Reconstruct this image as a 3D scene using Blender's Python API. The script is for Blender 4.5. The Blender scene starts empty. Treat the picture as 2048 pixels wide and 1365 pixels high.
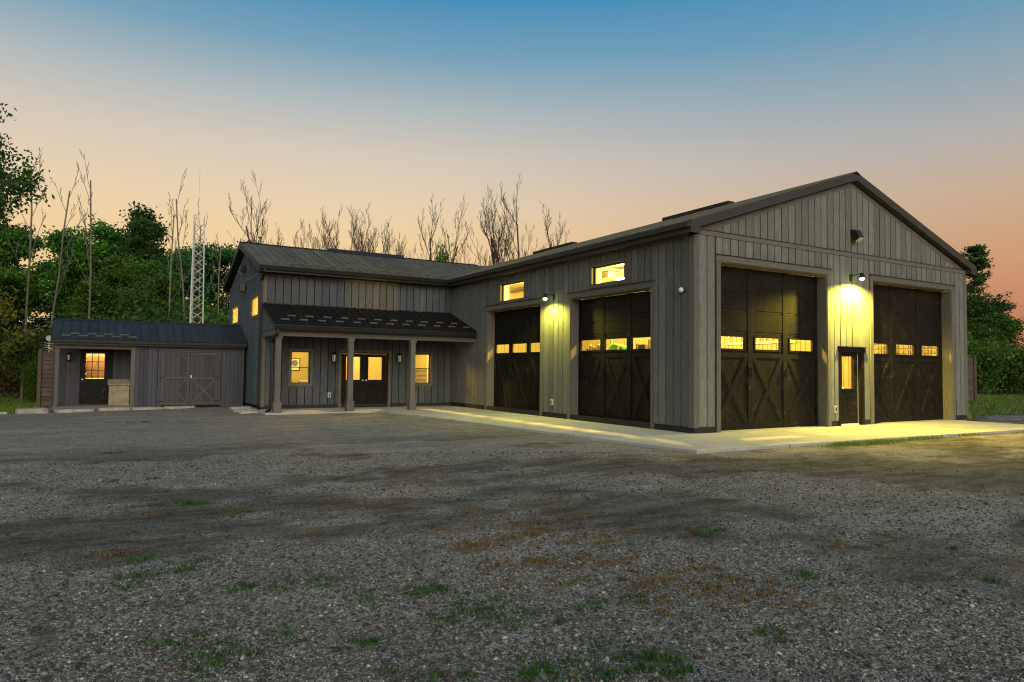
import bpy, math, random
import numpy as np
from mathutils import Vector, Matrix
R = math.radians
random.seed(7)
rng = np.random.default_rng(7)
scene = bpy.context.scene
C = scene.collection

# ------------------------------------------------------------------ camera
YAW, PITCH, ROLL = R(30.62956), R(2.36372), R(0.61338)
CAM = Vector((-12.05042, -11.90245, 1.41096))
fwd = Vector((math.sin(YAW) * math.cos(PITCH), math.cos(YAW) * math.cos(PITCH), math.sin(PITCH)))
rt = Vector((math.cos(YAW), -math.sin(YAW), 0))
up = rt.cross(fwd)
r2 = rt * math.cos(ROLL) + up * math.sin(ROLL)
u2 = up * math.cos(ROLL) - rt * math.sin(ROLL)
cam = bpy.data.cameras.new('camera')
camo = bpy.data.objects.new('camera', cam)
C.objects.link(camo)
m = Matrix.Identity(4)
for i in range(3):
    m[i][0], m[i][1], m[i][2], m[i][3] = r2[i], u2[i], -fwd[i], CAM[i]
camo.matrix_world = m
cam.sensor_width = 36
cam.lens = 1384.95 / 2048 * 36
cam.clip_end = 2000
scene.camera = camo


def lin(r, g, b):
    f = lambda c: (c / 255 / 12.92) if c <= 10 else ((c / 255 + .055) / 1.055) ** 2.4
    return (f(r), f(g), f(b), 1)


# ------------------------------------------------------------------ world: dusk sky
SUN_EL, SUN_AZ = R(24), R(192)          # weak, very soft fill added from behind the camera to lift the foreground; azimuth from +Y towards +X
w = bpy.data.worlds.new('World')
scene.world = w
w.use_nodes = True
nt = w.node_tree
nt.nodes.clear()
N = nt.nodes.new
L = nt.links.new
out = N('ShaderNodeOutputWorld')
bg = N('ShaderNodeBackground')
L(bg.outputs[0], out.inputs[0])
tc = N('ShaderNodeTexCoord')
sep = N('ShaderNodeSeparateXYZ')
L(tc.outputs['Generated'], sep.inputs[0])


def ramp(stops):
    n = N('ShaderNodeValToRGB')
    n.color_ramp.interpolation = 'EASE' if False else 'LINEAR'
    el = n.color_ramp.elements
    while len(el) > 1:
        el.remove(el[-1])
    first = True
    for deg, col in stops:
        p = math.sin(R(deg))
        if first:
            el[0].position = p
            el[0].color = lin(*col)
            first = False
        else:
            e = el.new(p)
            e.color = lin(*col)
    return n


ra = ramp([(0, (226, 180, 116)), (7, (240, 202, 142)), (10, (240, 206, 154)), (13, (232, 206, 170)), (17, (212, 199, 182)), (20.5, (178, 185, 185)),
           (24.5, (120, 160, 182)), (28.5, (70, 140, 182)), (36, (72, 136, 176)), (60, (96, 136, 164)), (90, (100, 134, 158))])
rb = ramp([(0, (176, 104, 78)), (4, (192, 124, 88)), (8, (205, 152, 110)), (12.5, (200, 171, 143)), (16, (180, 174, 168)), (20.5, (143, 164, 175)),
           (24.5, (104, 152, 180)), (28.5, (70, 140, 182)), (36, (72, 136, 176)), (60, (96, 136, 164)), (90, (100, 134, 158))])
L(sep.outputs['Z'], ra.inputs[0])
L(sep.outputs['Z'], rb.inputs[0])
dot = N('ShaderNodeVectorMath')
dot.operation = 'DOT_PRODUCT'
L(tc.outputs['Generated'], dot.inputs[0])
dot.inputs[1].default_value = (math.cos(YAW), -math.sin(YAW), 0)
mr = N('ShaderNodeMapRange')
mr.interpolation_type = 'SMOOTHSTEP'
L(dot.outputs['Value'], mr.inputs[0])
mr.inputs[1].default_value = -0.25
mr.inputs[2].default_value = 0.62
mx = N('ShaderNodeMix')
mx.data_type = 'RGBA'
L(mr.outputs[0], mx.inputs[0])
L(ra.outputs[0], mx.inputs[6])
L(rb.outputs[0], mx.inputs[7])
sky = N('ShaderNodeTexSky')
sky.sky_type = 'NISHITA'
sky.sun_disc = False
sky.sun_elevation = SUN_EL
sky.sun_rotation = SUN_AZ
ad = N('ShaderNodeMix')
ad.data_type = 'RGBA'
ad.blend_type = 'ADD'
ad.inputs[0].default_value = 0.004
L(mx.outputs[2], ad.inputs[6])
L(sky.outputs[0], ad.inputs[7])
L(ad.outputs[2], bg.inputs[0])
bg.inputs[1].default_value = 1.0

sl = bpy.data.lights.new('fill_sun', 'SUN')
sl.energy = 2.0
sl.angle = R(50)
sl.color = (1.0, .89, .73)
so = bpy.data.objects.new('fill_sun', sl)
C.objects.link(so)
sd = Vector((math.sin(SUN_AZ) * math.cos(SUN_EL), math.cos(SUN_AZ) * math.cos(SUN_EL), math.sin(SUN_EL)))
so.rotation_euler = sd.to_track_quat('Z', 'Y').to_euler()
so.location = sd * 60

vs = scene.view_settings
vs.view_transform = 'Standard'
vs.look = 'None'
vs.exposure = 0.0
vs.gamma = 1
vs.use_curve_mapping = False
scene.render.engine = 'CYCLES'
scene.cycles.use_denoising = True
scene.cycles.filter_width = 1.15
scene.cycles.max_bounces = 8
scene.cycles.transparent_max_bounces = 16
scene.cycles.sample_clamp_indirect = 6
scene.cycles.caustics_reflective = False
scene.cycles.caustics_refractive = False


# ------------------------------------------------------------------ materials
class NT:
    def __init__(self, name):
        self.m = bpy.data.materials.new(name)
        self.m.use_nodes = True
        self.t = self.m.node_tree
        self.t.nodes.clear()
        self.o = self.n('ShaderNodeOutputMaterial')
        self.b = self.n('ShaderNodeBsdfPrincipled')
        self.l(self.b.outputs[0], self.o.inputs[0])

    def n(self, k, **kw):
        x = self.t.nodes.new(k)
        for a, v in kw.items():
            setattr(x, a, v)
        return x

    def l(self, a, b):
        self.t.links.new(a, b)

    def pos(self, scale):
        g = self.n('ShaderNodeNewGeometry')
        mp = self.n('ShaderNodeMapping')
        mp.inputs['Scale'].default_value = scale
        self.l(g.outputs['Position'], mp.inputs[0])
        return mp.outputs[0]

    def noise(self, vec, scale, detail=4, rough=.6):
        x = self.n('ShaderNodeTexNoise')
        x.inputs['Scale'].default_value = scale
        x.inputs['Detail'].default_value = detail
        x.inputs['Roughness'].default_value = rough
        self.l(vec, x.inputs['Vector'])
        return x.outputs['Fac']

    def ramp(self, fac, stops):
        x = self.n('ShaderNodeValToRGB')
        el = x.color_ramp.elements
        el[0].position, el[0].color = stops[0][0], (*stops[0][1], 1)
        el[1].position, el[1].color = stops[-1][0], (*stops[-1][1], 1)
        for p, c in stops[1:-1]:
            e = el.new(p)
            e.color = (*c, 1)
        self.l(fac, x.inputs[0])
        return x.outputs[0]

    def range(self, v, a, b, c, d):
        x = self.n('ShaderNodeMapRange')
        self.l(v, x.inputs[0])
        for i, q in enumerate((a, b, c, d)):
            x.inputs[1 + i].default_value = q
        return x.outputs[0]

    def mix(self, fac, a, b, blend='MIX'):
        x = self.n('ShaderNodeMix', data_type='RGBA', blend_type=blend)
        for s, v in ((0, fac), (6, a), (7, b)):
            if hasattr(v, 'is_linked'):
                self.l(v, x.inputs[s])
            else:
                x.inputs[s].default_value = v if s == 0 else (*v, 1)
        return x.outputs[2]

    def math(self, op, a, b=0.0):
        x = self.n('ShaderNodeMath', operation=op)
        for s, v in ((0, a), (1, b)):
            if hasattr(v, 'is_linked'):
                self.l(v, x.inputs[s])
            else:
                x.inputs[s].default_value = v
        return x.outputs[0]

    def bump(self, h, strength, dist):
        x = self.n('ShaderNodeBump')
        x.inputs['Strength'].default_value = strength
        x.inputs['Distance'].default_value = dist
        self.l(h, x.inputs['Height'])
        self.l(x.outputs[0], self.b.inputs['Normal'])

    def set(self, col=None, rough=None, metal=None, spec=None):
        for k, v in (('Base Color', col), ('Roughness', rough), ('Metallic', metal), ('Specular IOR Level', spec)):
            if v is None:
                continue
            if hasattr(v, 'is_linked'):
                self.l(v, self.b.inputs[k])
            else:
                self.b.inputs[k].default_value = (*v, 1) if k == 'Base Color' else v
        return self.m


def mat_wood(name, dark, light, vert=True, peel=.0, vary=.35, tint=None):
    t = NT(name)
    s = (1, 1, .06) if vert else (.06, .06, 1)
    oi = t.n('ShaderNodeObjectInfo')
    g = t.n('ShaderNodeNewGeometry')
    off = t.n('ShaderNodeVectorMath', operation='ADD')
    cmb = t.n('ShaderNodeCombineXYZ')
    q = t.math('MULTIPLY', oi.outputs['Random'], 37.0)
    for i in range(3):
        t.l(q, cmb.inputs[i])
    t.l(g.outputs['Position'], off.inputs[0])
    t.l(cmb.outputs[0], off.inputs[1])
    mp = t.n('ShaderNodeMapping')
    mp.inputs['Scale'].default_value = s
    t.l(off.outputs[0], mp.inputs[0])
    grain = t.noise(mp.outputs[0], 55, 5, .65)
    blot = t.noise(off.outputs[0], 1.7, 4, .6)
    mpb = t.n('ShaderNodeMapping')
    mpb.inputs['Scale'].default_value = (1, 1, .25) if vert else (.25, .25, 1)
    t.l(off.outputs[0], mpb.inputs[0])
    wear = t.noise(mpb.outputs[0], 14, 6, .7)
    base = t.mix(t.range(grain, .3, .7, 0, 1), dark, light)
    base = t.mix(t.range(blot, .35, .7, 0, .5), base, tint or tuple(c * .7 for c in light))
    hs = t.n('ShaderNodeHueSaturation')
    t.l(t.range(oi.outputs['Random'], 0, 1, 1 - vary, 1 + vary), hs.inputs['Value'])
    t.l(base, hs.inputs['Color'])
    col = hs.outputs[0]
    if peel > 0:
        pf = t.range(wear, .72 - peel * .1, .76 - peel * .1, 0, .75)
        col = t.mix(pf, col, (.42, .41, .38))
        dk = t.range(wear, .24, .34, .7, 0)
        col = t.mix(dk, col, tuple(c * .35 for c in dark))
    t.bump(grain, .35, .006)
    return t.set(col, .82, spec=.25)


def mat_plain(name, col, rough=.6, metal=0., var=.12, scale=3., bump=0., spec=.4):
    t = NT(name)
    p = t.pos((1, 1, 1))
    n = t.noise(p, scale, 5, .6)
    c = t.mix(t.range(n, .3, .7, 0, 1), tuple(x * (1 - var) for x in col), tuple(min(1, x * (1 + var)) for x in col))
    if bump:
        t.bump(t.noise(p, scale * 12, 3), bump, .01)
    return t.set(c, rough, metal, spec)


def mat_glass(name, col=(.95, .97, 1), spec=.08):
    t = NT(name)
    tr = t.n('ShaderNodeBsdfTransparent')
    tr.inputs[0].default_value = (*col, 1)
    gl = t.n('ShaderNodeBsdfGlossy')
    gl.inputs['Roughness'].default_value = .03
    lw = t.n('ShaderNodeLayerWeight')
    lw.inputs[0].default_value = .5
    fr_ = t.math('ADD', t.math('MULTIPLY', t.math('POWER', lw.outputs['Facing'], 4.0), .45), .03)
    ms = t.n('ShaderNodeMixShader')
    t.l(fr_, ms.inputs[0])
    t.l(tr.outputs[0], ms.inputs[1])
    t.l(gl.outputs[0], ms.inputs[2])
    t.l(ms.outputs[0], t.o.inputs[0])
    return t.m


def mat_emit(name, col, s):
    t = NT(name)
    e = t.n('ShaderNodeEmission')
    e.inputs[0].default_value = (*col, 1)
    e.inputs[1].default_value = s
    t.l(e.outputs[0], t.o.inputs[0])
    return t.m


def mat_door(name):
    t = NT(name)
    p = t.pos((1, 1, 1))
    n = t.noise(p, 1.3, 5, .6)
    c = t.mix(t.range(n, .3, .7, 0, 1), (.006, .0055, .0045), (.011, .010, .008))
    sc = t.noise(p, 4.3, 3, .6)
    sf = t.noise(t.pos((5, 5, 22)), 2.2, 5, .75)
    f = t.math('MULTIPLY', t.range(sc, .56, .64, 0, 1), t.range(sf, .56, .64, 0, .4))
    c = t.mix(f, c, (.36, .36, .33))
    dust = t.range(t.noise(t.pos((3, 3, .5)), 3, 4), .4, .8, 0, .1)
    c = t.mix(dust, c, (.035, .032, .026))
    return t.set(c, t.range(n, .3, .7, .42, .6), spec=.13)


def mat_metal_roof(name, col, rough=.42, spec=.25):
    t = NT(name)
    oi = t.n('ShaderNodeObjectInfo')
    p = t.pos((1, 1, 1))
    n = t.noise(p, 2.2, 5, .65)
    c = t.mix(t.range(n, .35, .7, 0, 1), tuple(x * .8 for x in col), tuple(x * 1.25 for x in col))
    hs = t.n('ShaderNodeHueSaturation')
    t.l(t.range(oi.outputs['Random'], 0, 1, .85, 1.15), hs.inputs['Value'])
    t.l(c, hs.inputs['Color'])
    t.bump(t.noise(p, 1.2, 2), .25, .03)
    return t.set(hs.outputs[0], t.range(n, .3, .7, rough - .06, rough + .1), 0, spec)


def mat_leaf(name, c1, c2, trans=.35, hue=True):
    t = NT(name)
    at = t.n('ShaderNodeAttribute', attribute_name='tone')
    oi = t.n('ShaderNodeObjectInfo')
    c = t.mix(at.outputs['Fac'], c1, c2)
    hs = t.n('ShaderNodeHueSaturation')
    if hue:
        t.l(t.range(oi.outputs['Random'], 0, 1, .465, .525), hs.inputs['Hue'])
        t.l(t.range(oi.outputs['Random'], 0, 1, .65, 1.4), hs.inputs['Value'])
    t.l(c, hs.inputs['Color'])
    t.set(hs.outputs[0], .55, spec=.3)
    tl = t.n('ShaderNodeBsdfTranslucent')
    t.l(hs.outputs[0], tl.inputs[0])
    ms = t.n('ShaderNodeMixShader')
    ms.inputs[0].default_value = trans
    t.l(t.b.outputs[0], ms.inputs[1])
    t.l(tl.outputs[0], ms.inputs[2])
    t.l(ms.outputs[0], t.o.inputs[0])
    return t.m


M = {}
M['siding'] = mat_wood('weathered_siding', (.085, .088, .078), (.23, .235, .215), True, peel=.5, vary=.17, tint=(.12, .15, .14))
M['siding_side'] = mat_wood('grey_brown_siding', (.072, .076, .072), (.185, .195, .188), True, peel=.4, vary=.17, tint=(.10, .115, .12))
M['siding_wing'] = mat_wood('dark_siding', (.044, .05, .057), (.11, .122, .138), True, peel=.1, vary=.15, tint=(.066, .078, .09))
M['siding_gable'] = mat_wood('slate_siding', (.05, .07, .085), (.12, .155, .185), True, peel=.0, vary=.2, tint=(.07, .10, .125))
M['siding_shed'] = mat_wood('shed_siding', (.045, .047, .055), (.092, .096, .11), True, peel=0, vary=.18)
M['trim'] = mat_wood('trim_wood', (.09, .086, .076), (.165, .158, .14), True, peel=.05, vary=.1)
M['trimh'] = mat_wood('trim_wood_level', (.09, .086, .076), (.165, .158, .14), False, peel=.05, vary=.1)
M['trim_shed'] = mat_wood('shed_trim', (.06, .058, .06), (.115, .11, .11), True, vary=.1)
M['fence'] = mat_wood('fence_wood', (.075, .056, .046), (.15, .112, .09), False, peel=0, vary=.25)
M['backing'] = mat_plain('dark_backing', (.012, .011, .010), .9)
M['base'] = mat_plain('black_base', (.018, .017, .016), .7)
M['door'] = mat_door('dark_garage_door')
M['doorline'] = mat_plain('door_joint_and_shadow_black', (.008, .007, .005), .6)  # near-black for joints and for the painted shadow beside the braces
M['white'] = mat_plain('white_liner', (.72, .71, .68), .55, var=.04)
M['liner'] = mat_plain('ribbed_liner', (.21, .195, .155), .6, var=.05)
M['cream'] = mat_plain('cream_wall', (.34, .31, .25), .7, var=.04)
M['floor'] = mat_plain('interior_floor', (.3, .29, .27), .6)
M['roof'] = mat_metal_roof('charcoal_metal_roof', (.115, .108, .078), .7, .06)
M['roof_black'] = mat_metal_roof('black_metal_roof', (.011, .0105, .010), .55, .12)
M['roof_shed'] = mat_metal_roof('blue_black_roof', (.026, .031, .036), .55, .22)
M['gutter'] = mat_plain('black_gutter', (.012, .012, .012), .45)
M['fascia'] = mat_plain('dark_fascia', (.036, .036, .033), .6)
M['blackmetal'] = mat_plain('black_metal', (.012, .012, .012), .4)
M['guard'] = mat_plain('snow_guard', (.14, .12, .075), .5)
M['galv'] = mat_plain('galvanised', (.66, .66, .63), .45, metal=.0)
M['whiteplastic'] = mat_plain('white_plastic', (.5, .49, .44), .4)
M['glass'] = mat_glass('window_glass')
M['stone'] = mat_plain('flagstone', (.36, .33, .28), .85, var=.3, scale=6, bump=.6)
M['bark'] = mat_plain('bark', (.085, .07, .055), .95, var=.3, scale=8)
M['palebark'] = mat_plain('pale_bark', (.2, .19, .145), .9, var=.25, scale=7)
M['deadbark'] = mat_plain('dead_bark', (.085, .066, .05), .95, var=.3, scale=8)
M['leaf'] = mat_leaf('leaf_green', (.035, .10, .012), (.13, .25, .022))
M['leafdark'] = mat_leaf('leaf_dark_green', (.02, .07, .013), (.075, .17, .03))
M['leafwarmlit'] = mat_leaf('leaf_yellow_warm_lit', (.17, .2, .02), (.38, .38, .045))  # yellow-green leaves, the warm light on them put into the colour
M['leafbrown'] = mat_leaf('leaf_brown_green', (.06, .055, .015), (.15, .11, .03))
M['grass'] = mat_leaf('grass_blades', (.07, .15, .015), (.24, .33, .035), .25, False)
M['drygrass'] = mat_leaf('dry_grass_blades', (.13, .085, .03), (.28, .19, .06), .25, False)
M['weed'] = mat_leaf('weed_blades', (.03, .075, .018), (.08, .18, .035), .3, False)
LAMP = (1.0, .60, .07)
M['bulb'] = mat_emit('lamp_glow', (1.0, .82, .38), 45)
M['bulb_green'] = mat_emit('sconce_glow', (.95, .92, .28), 60)

t = NT('poured_concrete')
p = t.pos((1, 1, 1))
n1 = t.noise(p, .9, 6, .65)
n2 = t.noise(p, 60, 3, .6)
c = t.mix(t.range(n1, .3, .7, 0, 1), (.34, .33, .3), (.5, .485, .44))
c = t.mix(t.range(n2, .3, .7, 0, .25), c, (.26, .25, .23))
st = t.noise(t.pos((1, 1, 1)), 3.7, 4, .7)
c = t.mix(t.range(st, .56, .7, 0, .55), c, (.2, .19, .17))
st2 = t.noise(t.pos((1, 1, 1)), 1.1, 6, .8)
c = t.mix(t.range(st2, .58, .66, 0, .45), c, (.17, .155, .13))
t.bump(n2, .15, .004)
M['concrete'] = t.set(c, .8, spec=.3)


# ------------------------------------------------------------------ mesh helpers
class MB:
    def __init__(s):
        s.v = []
        s.f = []

    def add(s, vs, fs):
        o = len(s.v)
        s.v += [tuple(q) for q in vs]
        s.f += [tuple(i + o for i in f) for f in fs]
        return s

    def box(s, x0, x1, y0, y1, z0, z1):
        if x0 > x1: x0, x1 = x1, x0
        if y0 > y1: y0, y1 = y1, y0
        if z0 > z1: z0, z1 = z1, z0
        return s.add([(x0, y0, z0), (x1, y0, z0), (x1, y1, z0), (x0, y1, z0), (x0, y0, z1), (x1, y0, z1), (x1, y1, z1), (x0, y1, z1)],
                     [(0, 3, 2, 1), (4, 5, 6, 7), (0, 1, 5, 4), (1, 2, 6, 5), (2, 3, 7, 6), (3, 0, 4, 7)])

    def prism(s, pts, d):
        """polygon pts (3d, ordered) extruded by vector d"""
        n = len(pts)
        a = [Vector(q) for q in pts]
        b = [q + Vector(d) for q in a]
        nrm = Vector((0, 0, 0))
        for i in range(n):
            nrm += a[i].cross(a[(i + 1) % n])
        if nrm.dot(Vector(d)) > 0:
            a, b = a[::-1], b[::-1]
        return s.add(a + b, [tuple(range(n)), tuple(range(2 * n - 1, n - 1, -1))] + [(i, i + n, (i + 1) % n + n, (i + 1) % n) for i in range(n)])

    def bar(s, p, q, w, h=None, upv=(0, 0, 1)):
        p, q = Vector(p), Vector(q)
        h = h or w
        d = (q - p).normalized()
        u = Vector(upv)
        if abs(d.dot(u)) > .95:
            u = Vector((1, 0, 0)) if abs(d.x) < .9 else Vector((0, 1, 0))
        a = d.cross(u).normalized()
        b = a.cross(d).normalized()
        k = [(-w / 2, -h / 2), (w / 2, -h / 2), (w / 2, h / 2), (-w / 2, h / 2)]
        return s.prism([p + a * x + b * y for x, y in k], q - p)

    def tube(s, p, q, r0, r1=None, n=8):
        r1 = r0 if r1 is None else r1
        p, q = Vector(p), Vector(q)
        d = (q - p).normalized()
        u = Vector((0, 0, 1)) if abs(d.z) < .95 else Vector((1, 0, 0))
        a = d.cross(u).normalized()
        b = d.cross(a).normalized()
        vs = []
        for c_, r in ((p, r0), (q, r1)):
            for i in range(n):
                t_ = 2 * math.pi * i / n
                vs.append(c_ + a * (r * math.cos(t_)) + b * (r * math.sin(t_)))
        return s.add(vs, [tuple(range(n)), tuple(range(2 * n - 1, n - 1, -1))] + [(i, i + n, (i + 1) % n + n, (i + 1) % n) for i in range(n)])

    def lathe(s, c_, prof, n=14, axis='z'):
        vs, fs = [], []
        for r, z in prof:
            for i in range(n):
                t_ = 2 * math.pi * i / n
                x, y = r * math.cos(t_), r * math.sin(t_)
                vs.append((c_[0] + x, c_[1] + y, c_[2] + z) if axis == 'z' else ((c_[0] + z, c_[1] + x, c_[2] + y) if axis == 'x' else (c_[0] + x, c_[1] + z, c_[2] + y)))
        for k in range(len(prof) - 1):
            for i in range(n):
                j = (i + 1) % n
                fs.append((k * n + i, k * n + j, (k + 1) * n + j, (k + 1) * n + i))
        fs.append(tuple(range(n))[::-1])
        fs.append(tuple(range((len(prof) - 1) * n, len(prof) * n)))
        return s.add(vs, fs)

    def mesh(s, name, base=(0, 0, 0)):
        me = bpy.data.meshes.new(name)
        b = Vector(base)
        me.from_pydata([tuple(Vector(q) - b) for q in s.v], [], s.f)
        me.validate()
        return me

    def build(s, name, mat, parent=None, base=None, smooth=False, bevel=0):
        if base is None:
            base = ROOTLOC.get(root_of(parent), (0, 0, 0)) if parent else (0, 0, 0)
        me = s.mesh(name, base)
        o = bpy.data.objects.new(name, me)
        me.materials.append(M[mat] if isinstance(mat, str) else mat)
        C.objects.link(o)
        if parent:
            o.parent = parent
        elif base != (0, 0, 0):
            o.location = base
            ROOTLOC[o.name] = tuple(base)
        if smooth:
            me.shade_smooth()
        if bevel:
            md = o.modifiers.new('bevel', 'BEVEL')
            md.width = bevel
            md.segments = 2
            md.limit_method = 'ANGLE'
        return o


ROOTLOC = {}


def root_of(o):
    while o.parent:
        o = o.parent
    return o.name


def thing(name, label, cat, base, group=None):
    o = bpy.data.objects.new(name, None)
    o.empty_display_size = .2
    o.location = base
    C.objects.link(o)
    ROOTLOC[o.name] = tuple(base)
    return tag(o, label, cat, group)


def tag(o, label=None, cat=None, group=None, kind=None):
    for k, v in (('label', label), ('category', cat), ('group', group), ('kind', kind)):
        if v:
            o[k] = v
    return o


CUBE = {}


def piece(name, mat, parent, x0, x1, y0, y1, z0, z1):
    """a box-shaped piece that shares one cube mesh per material"""
    if mat not in CUBE:
        me = MB().box(-.5, .5, -.5, .5, -.5, .5).mesh(name)
        me.materials.append(M[mat])
        CUBE[mat] = me
    b = ROOTLOC.get(root_of(parent), (0, 0, 0))
    o = bpy.data.objects.new(name, CUBE[mat])
    o.location = ((x0 + x1) / 2 - b[0], (y0 + y1) / 2 - b[1], (z0 + z1) / 2 - b[2])
    o.scale = (abs(x1 - x0), abs(y1 - y0), abs(z1 - z0))
    C.objects.link(o)
    o.parent = parent
    return o


def subtract(z0, z1, cuts):
    iv = [(z0, z1)]
    for a, b in cuts:
        nv = []
        for p_, q_ in iv:
            if b <= p_ or a >= q_:
                nv.append((p_, q_))
            else:
                if a > p_: nv.append((p_, a))
                if b < q_: nv.append((b, q_))
        iv = nv
    return [(a, b) for a, b in iv if b - a > .02]


def boards(parent, mat, axis, face, out_, u0, u1, z0, ztop, holes, sp=.27, gap=.03, th=.034, name='board'):
    """upright boards on a wall plane; ztop may be a function of u (slanted tops)"""
    n = max(1, round((u1 - u0) / sp))
    sp = (u1 - u0) / n
    for i in range(n):
        a, b = u0 + i * sp + gap / 2, u0 + (i + 1) * sp - gap / 2
        cuts = sorted({a, b} | {h[k] for h in holes for k in (0, 1) if a < h[k] < b})
        dz = random.uniform(0, .008)
        for c0, c1 in zip(cuts[:-1], cuts[1:]):
            if c1 - c0 < .025:
                continue
            mid = (c0 + c1) / 2
            hz = [(h[2], h[3]) for h in holes if h[0] < mid < h[1]]
            f0, f1 = face, face + out_ * (th + dz)
            if callable(ztop):
                za, zb = ztop(c0), ztop(c1)
                iv = subtract(z0, min(za, zb), hz)
                if not iv:
                    continue
                if axis == 'x':
                    pts = [(c0, f0, z0), (c1, f0, z0), (c1, f0, zb), (c0, f0, za)]
                    d = (0, f1 - f0, 0)
                else:
                    pts = [(f0, c0, z0), (f0, c1, z0), (f0, c1, zb), (f0, c0, za)]
                    d = (f1 - f0, 0, 0)
                if len(iv) == 1 and abs(iv[0][0] - z0) < 1e-6:
                    MB().prism(pts, d).build(name, mat, parent)
                    continue
                for q0, q1 in iv:
                    (piece(name, mat, parent, c0, c1, f0, f1, q0, q1) if axis == 'x' else piece(name, mat, parent, f0, f1, c0, c1, q0, q1))
            else:
                for q0, q1 in subtract(z0, ztop, hz):
                    (piece(name, mat, parent, c0, c1, f0, f1, q0, q1) if axis == 'x' else piece(name, mat, parent, f0, f1, c0, c1, q0, q1))


def wall(mb, axis, f0, f1, u0, u1, z0, z1, holes):
    us = sorted({u0, u1} | {h[k] for h in holes for k in (0, 1)})
    for a, b in zip(us[:-1], us[1:]):
        mid = (a + b) / 2
        for q0, q1 in subtract(z0, z1, [(h[2], h[3]) for h in holes if h[0] < mid < h[1]]):
            (mb.box(a, b, f0, f1, q0, q1) if axis == 'x' else mb.box(f0, f1, a, b, q0, q1))
    return mb


def ring(mb, axis, f0, f1, u0, u1, z0, z1, w_, bottom=True):
    """rectangular frame lying outside u0..u1, z0..z1"""
    bx_ = (lambda a, b, q0, q1: mb.box(a, b, f0, f1, q0, q1)) if axis == 'x' else (lambda a, b, q0, q1: mb.box(f0, f1, a, b, q0, q1))
    bx_(u0 - w_, u0, z0 if not bottom else z0 - w_, z1 + w_)
    bx_(u1, u1 + w_, z0 if not bottom else z0 - w_, z1 + w_)
    bx_(u0, u1, z1, z1 + w_)
    if bottom:
        bx_(u0, u1, z0 - w_, z0)
    return mb


def panel_mesh(sp, ln, name, mat):
    """one roof panel with a raised rib; local x along the eave, y up the slope, z out of the roof"""
    prof = [(0, 0), (sp - .045, 0), (sp - .034, .028), (sp - .012, .028), (sp - .001, 0), (sp - .001, -.02), (0, -.02)]
    me = MB().prism([(x, 0, z) for x, z in prof], (0, ln, 0)).mesh(name)
    me.materials.append(M[mat])
    return me


def roof_panels(parent, mat, org, udir, vdir, length, ln, sp=.3, name='roof_panel'):
    n = round(length / sp)
    sp = length / n
    me = panel_mesh(sp, ln, name, mat)
    u, v_ = Vector(udir).normalized(), Vector(vdir).normalized()
    nn = u.cross(v_)
    rot = Matrix((u, v_, nn)).transposed().to_4x4()
    b = Vector(ROOTLOC[root_of(parent)])
    for i in range(n):
        o = bpy.data.objects.new(name, me)
        o.matrix_basis = Matrix.Translation(Vector(org) + u * (i * sp) - b) @ rot
        C.objects.link(o)
        o.parent = parent
    return nn


def point_light(name, loc, power, col, radius, parent, base):
    l_ = bpy.data.lights.new(name, 'POINT')
    l_.energy = power
    l_.color = col
    l_.shadow_soft_size = radius
    o = bpy.data.objects.new(name, l_)
    o.location = Vector(loc) - Vector(base)
    C.objects.link(o)
    o.parent = parent
    return o


# ------------------------------------------------------------------ ground
def sstep(a, b, x):
    t_ = np.clip((x - a) / (b - a), 0, 1)
    return t_ * t_ * (3 - 2 * t_)


def vnoise(x, y, s, seed=0):
    """smooth value noise on numpy arrays"""
    x, y = np.asarray(x, float) / s + 100, np.asarray(y, float) / s + 100
    xi, yi = np.floor(x).astype(int), np.floor(y).astype(int)
    fx, fy = x - xi, y - yi
    fx, fy = fx * fx * (3 - 2 * fx), fy * fy * (3 - 2 * fy)
    h = lambda a, b: (np.abs(np.sin(a * 127.1 + b * 311.7 + seed * 74.7) * 43758.5453) % 1)
    return (h(xi, yi) * (1 - fx) + h(xi + 1, yi) * fx) * (1 - fy) + (h(xi, yi + 1) * (1 - fx) + h(xi + 1, yi + 1) * fx) * fy


HOLES = [(-6.6, -3.2, .32, .06), (-5.75, -4.9, .22, .05), (-4.35, -4.1, .25, .04), (-10.5, -2.5, .3, .03), (-9.4, 2.2, .5, .03), (-8.2, 4.0, .4, .03)]


def lawn_sd(x, y):
    """>0 on the lawns and the woodland floor, <0 on the gravel yard"""
    n = (vnoise(x, y, 1.1, 3) - .5) * 1.2 + (vnoise(x, y, .35, 4) - .5) * .5
    left = np.minimum(y - 15.4, -13.7 - x)
    right = np.minimum(y - 1.2, x - 12.6)
    back = y - 23.5
    far = np.maximum(np.abs(x) - 60, -y - 60)
    return np.maximum(np.maximum(left, right), np.maximum(back, far)) + n * .5


def gz(x, y):
    x, y = np.asarray(x, float), np.asarray(y, float)
    z = -.115 + np.zeros(np.broadcast(x, y).shape)
    z = z - .28 * sstep(17, 34, y) * sstep(2, -10, x)
    z = z - .05 * sstep(-11, -14, x) * sstep(2, 12, y)
    z = z + .12 * sstep(14, 34, x)
    z = z + .055 * np.exp(-((x + 9.0) / 1.6) ** 2 - ((y - 15.2) / .9) ** 2)
    yard = sstep(-1.2, .3, -np.maximum(np.abs(x - 4.5) - 8.2, np.abs(y - 5) - 9))
    und = (vnoise(x, y, 3.1, 1) - .5) * .06 + (vnoise(x, y, 1.0, 2) - .5) * .03 + (vnoise(x, y, .4, 9) - .5) * .014
    z = z + und * (1 - yard) * .9
    for hx, hy, hr, hd in HOLES:
        z = z - hd * np.exp(-(((x - hx) / hr) ** 2 + ((y - hy) / (hr * .45)) ** 2))
    return z


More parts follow.
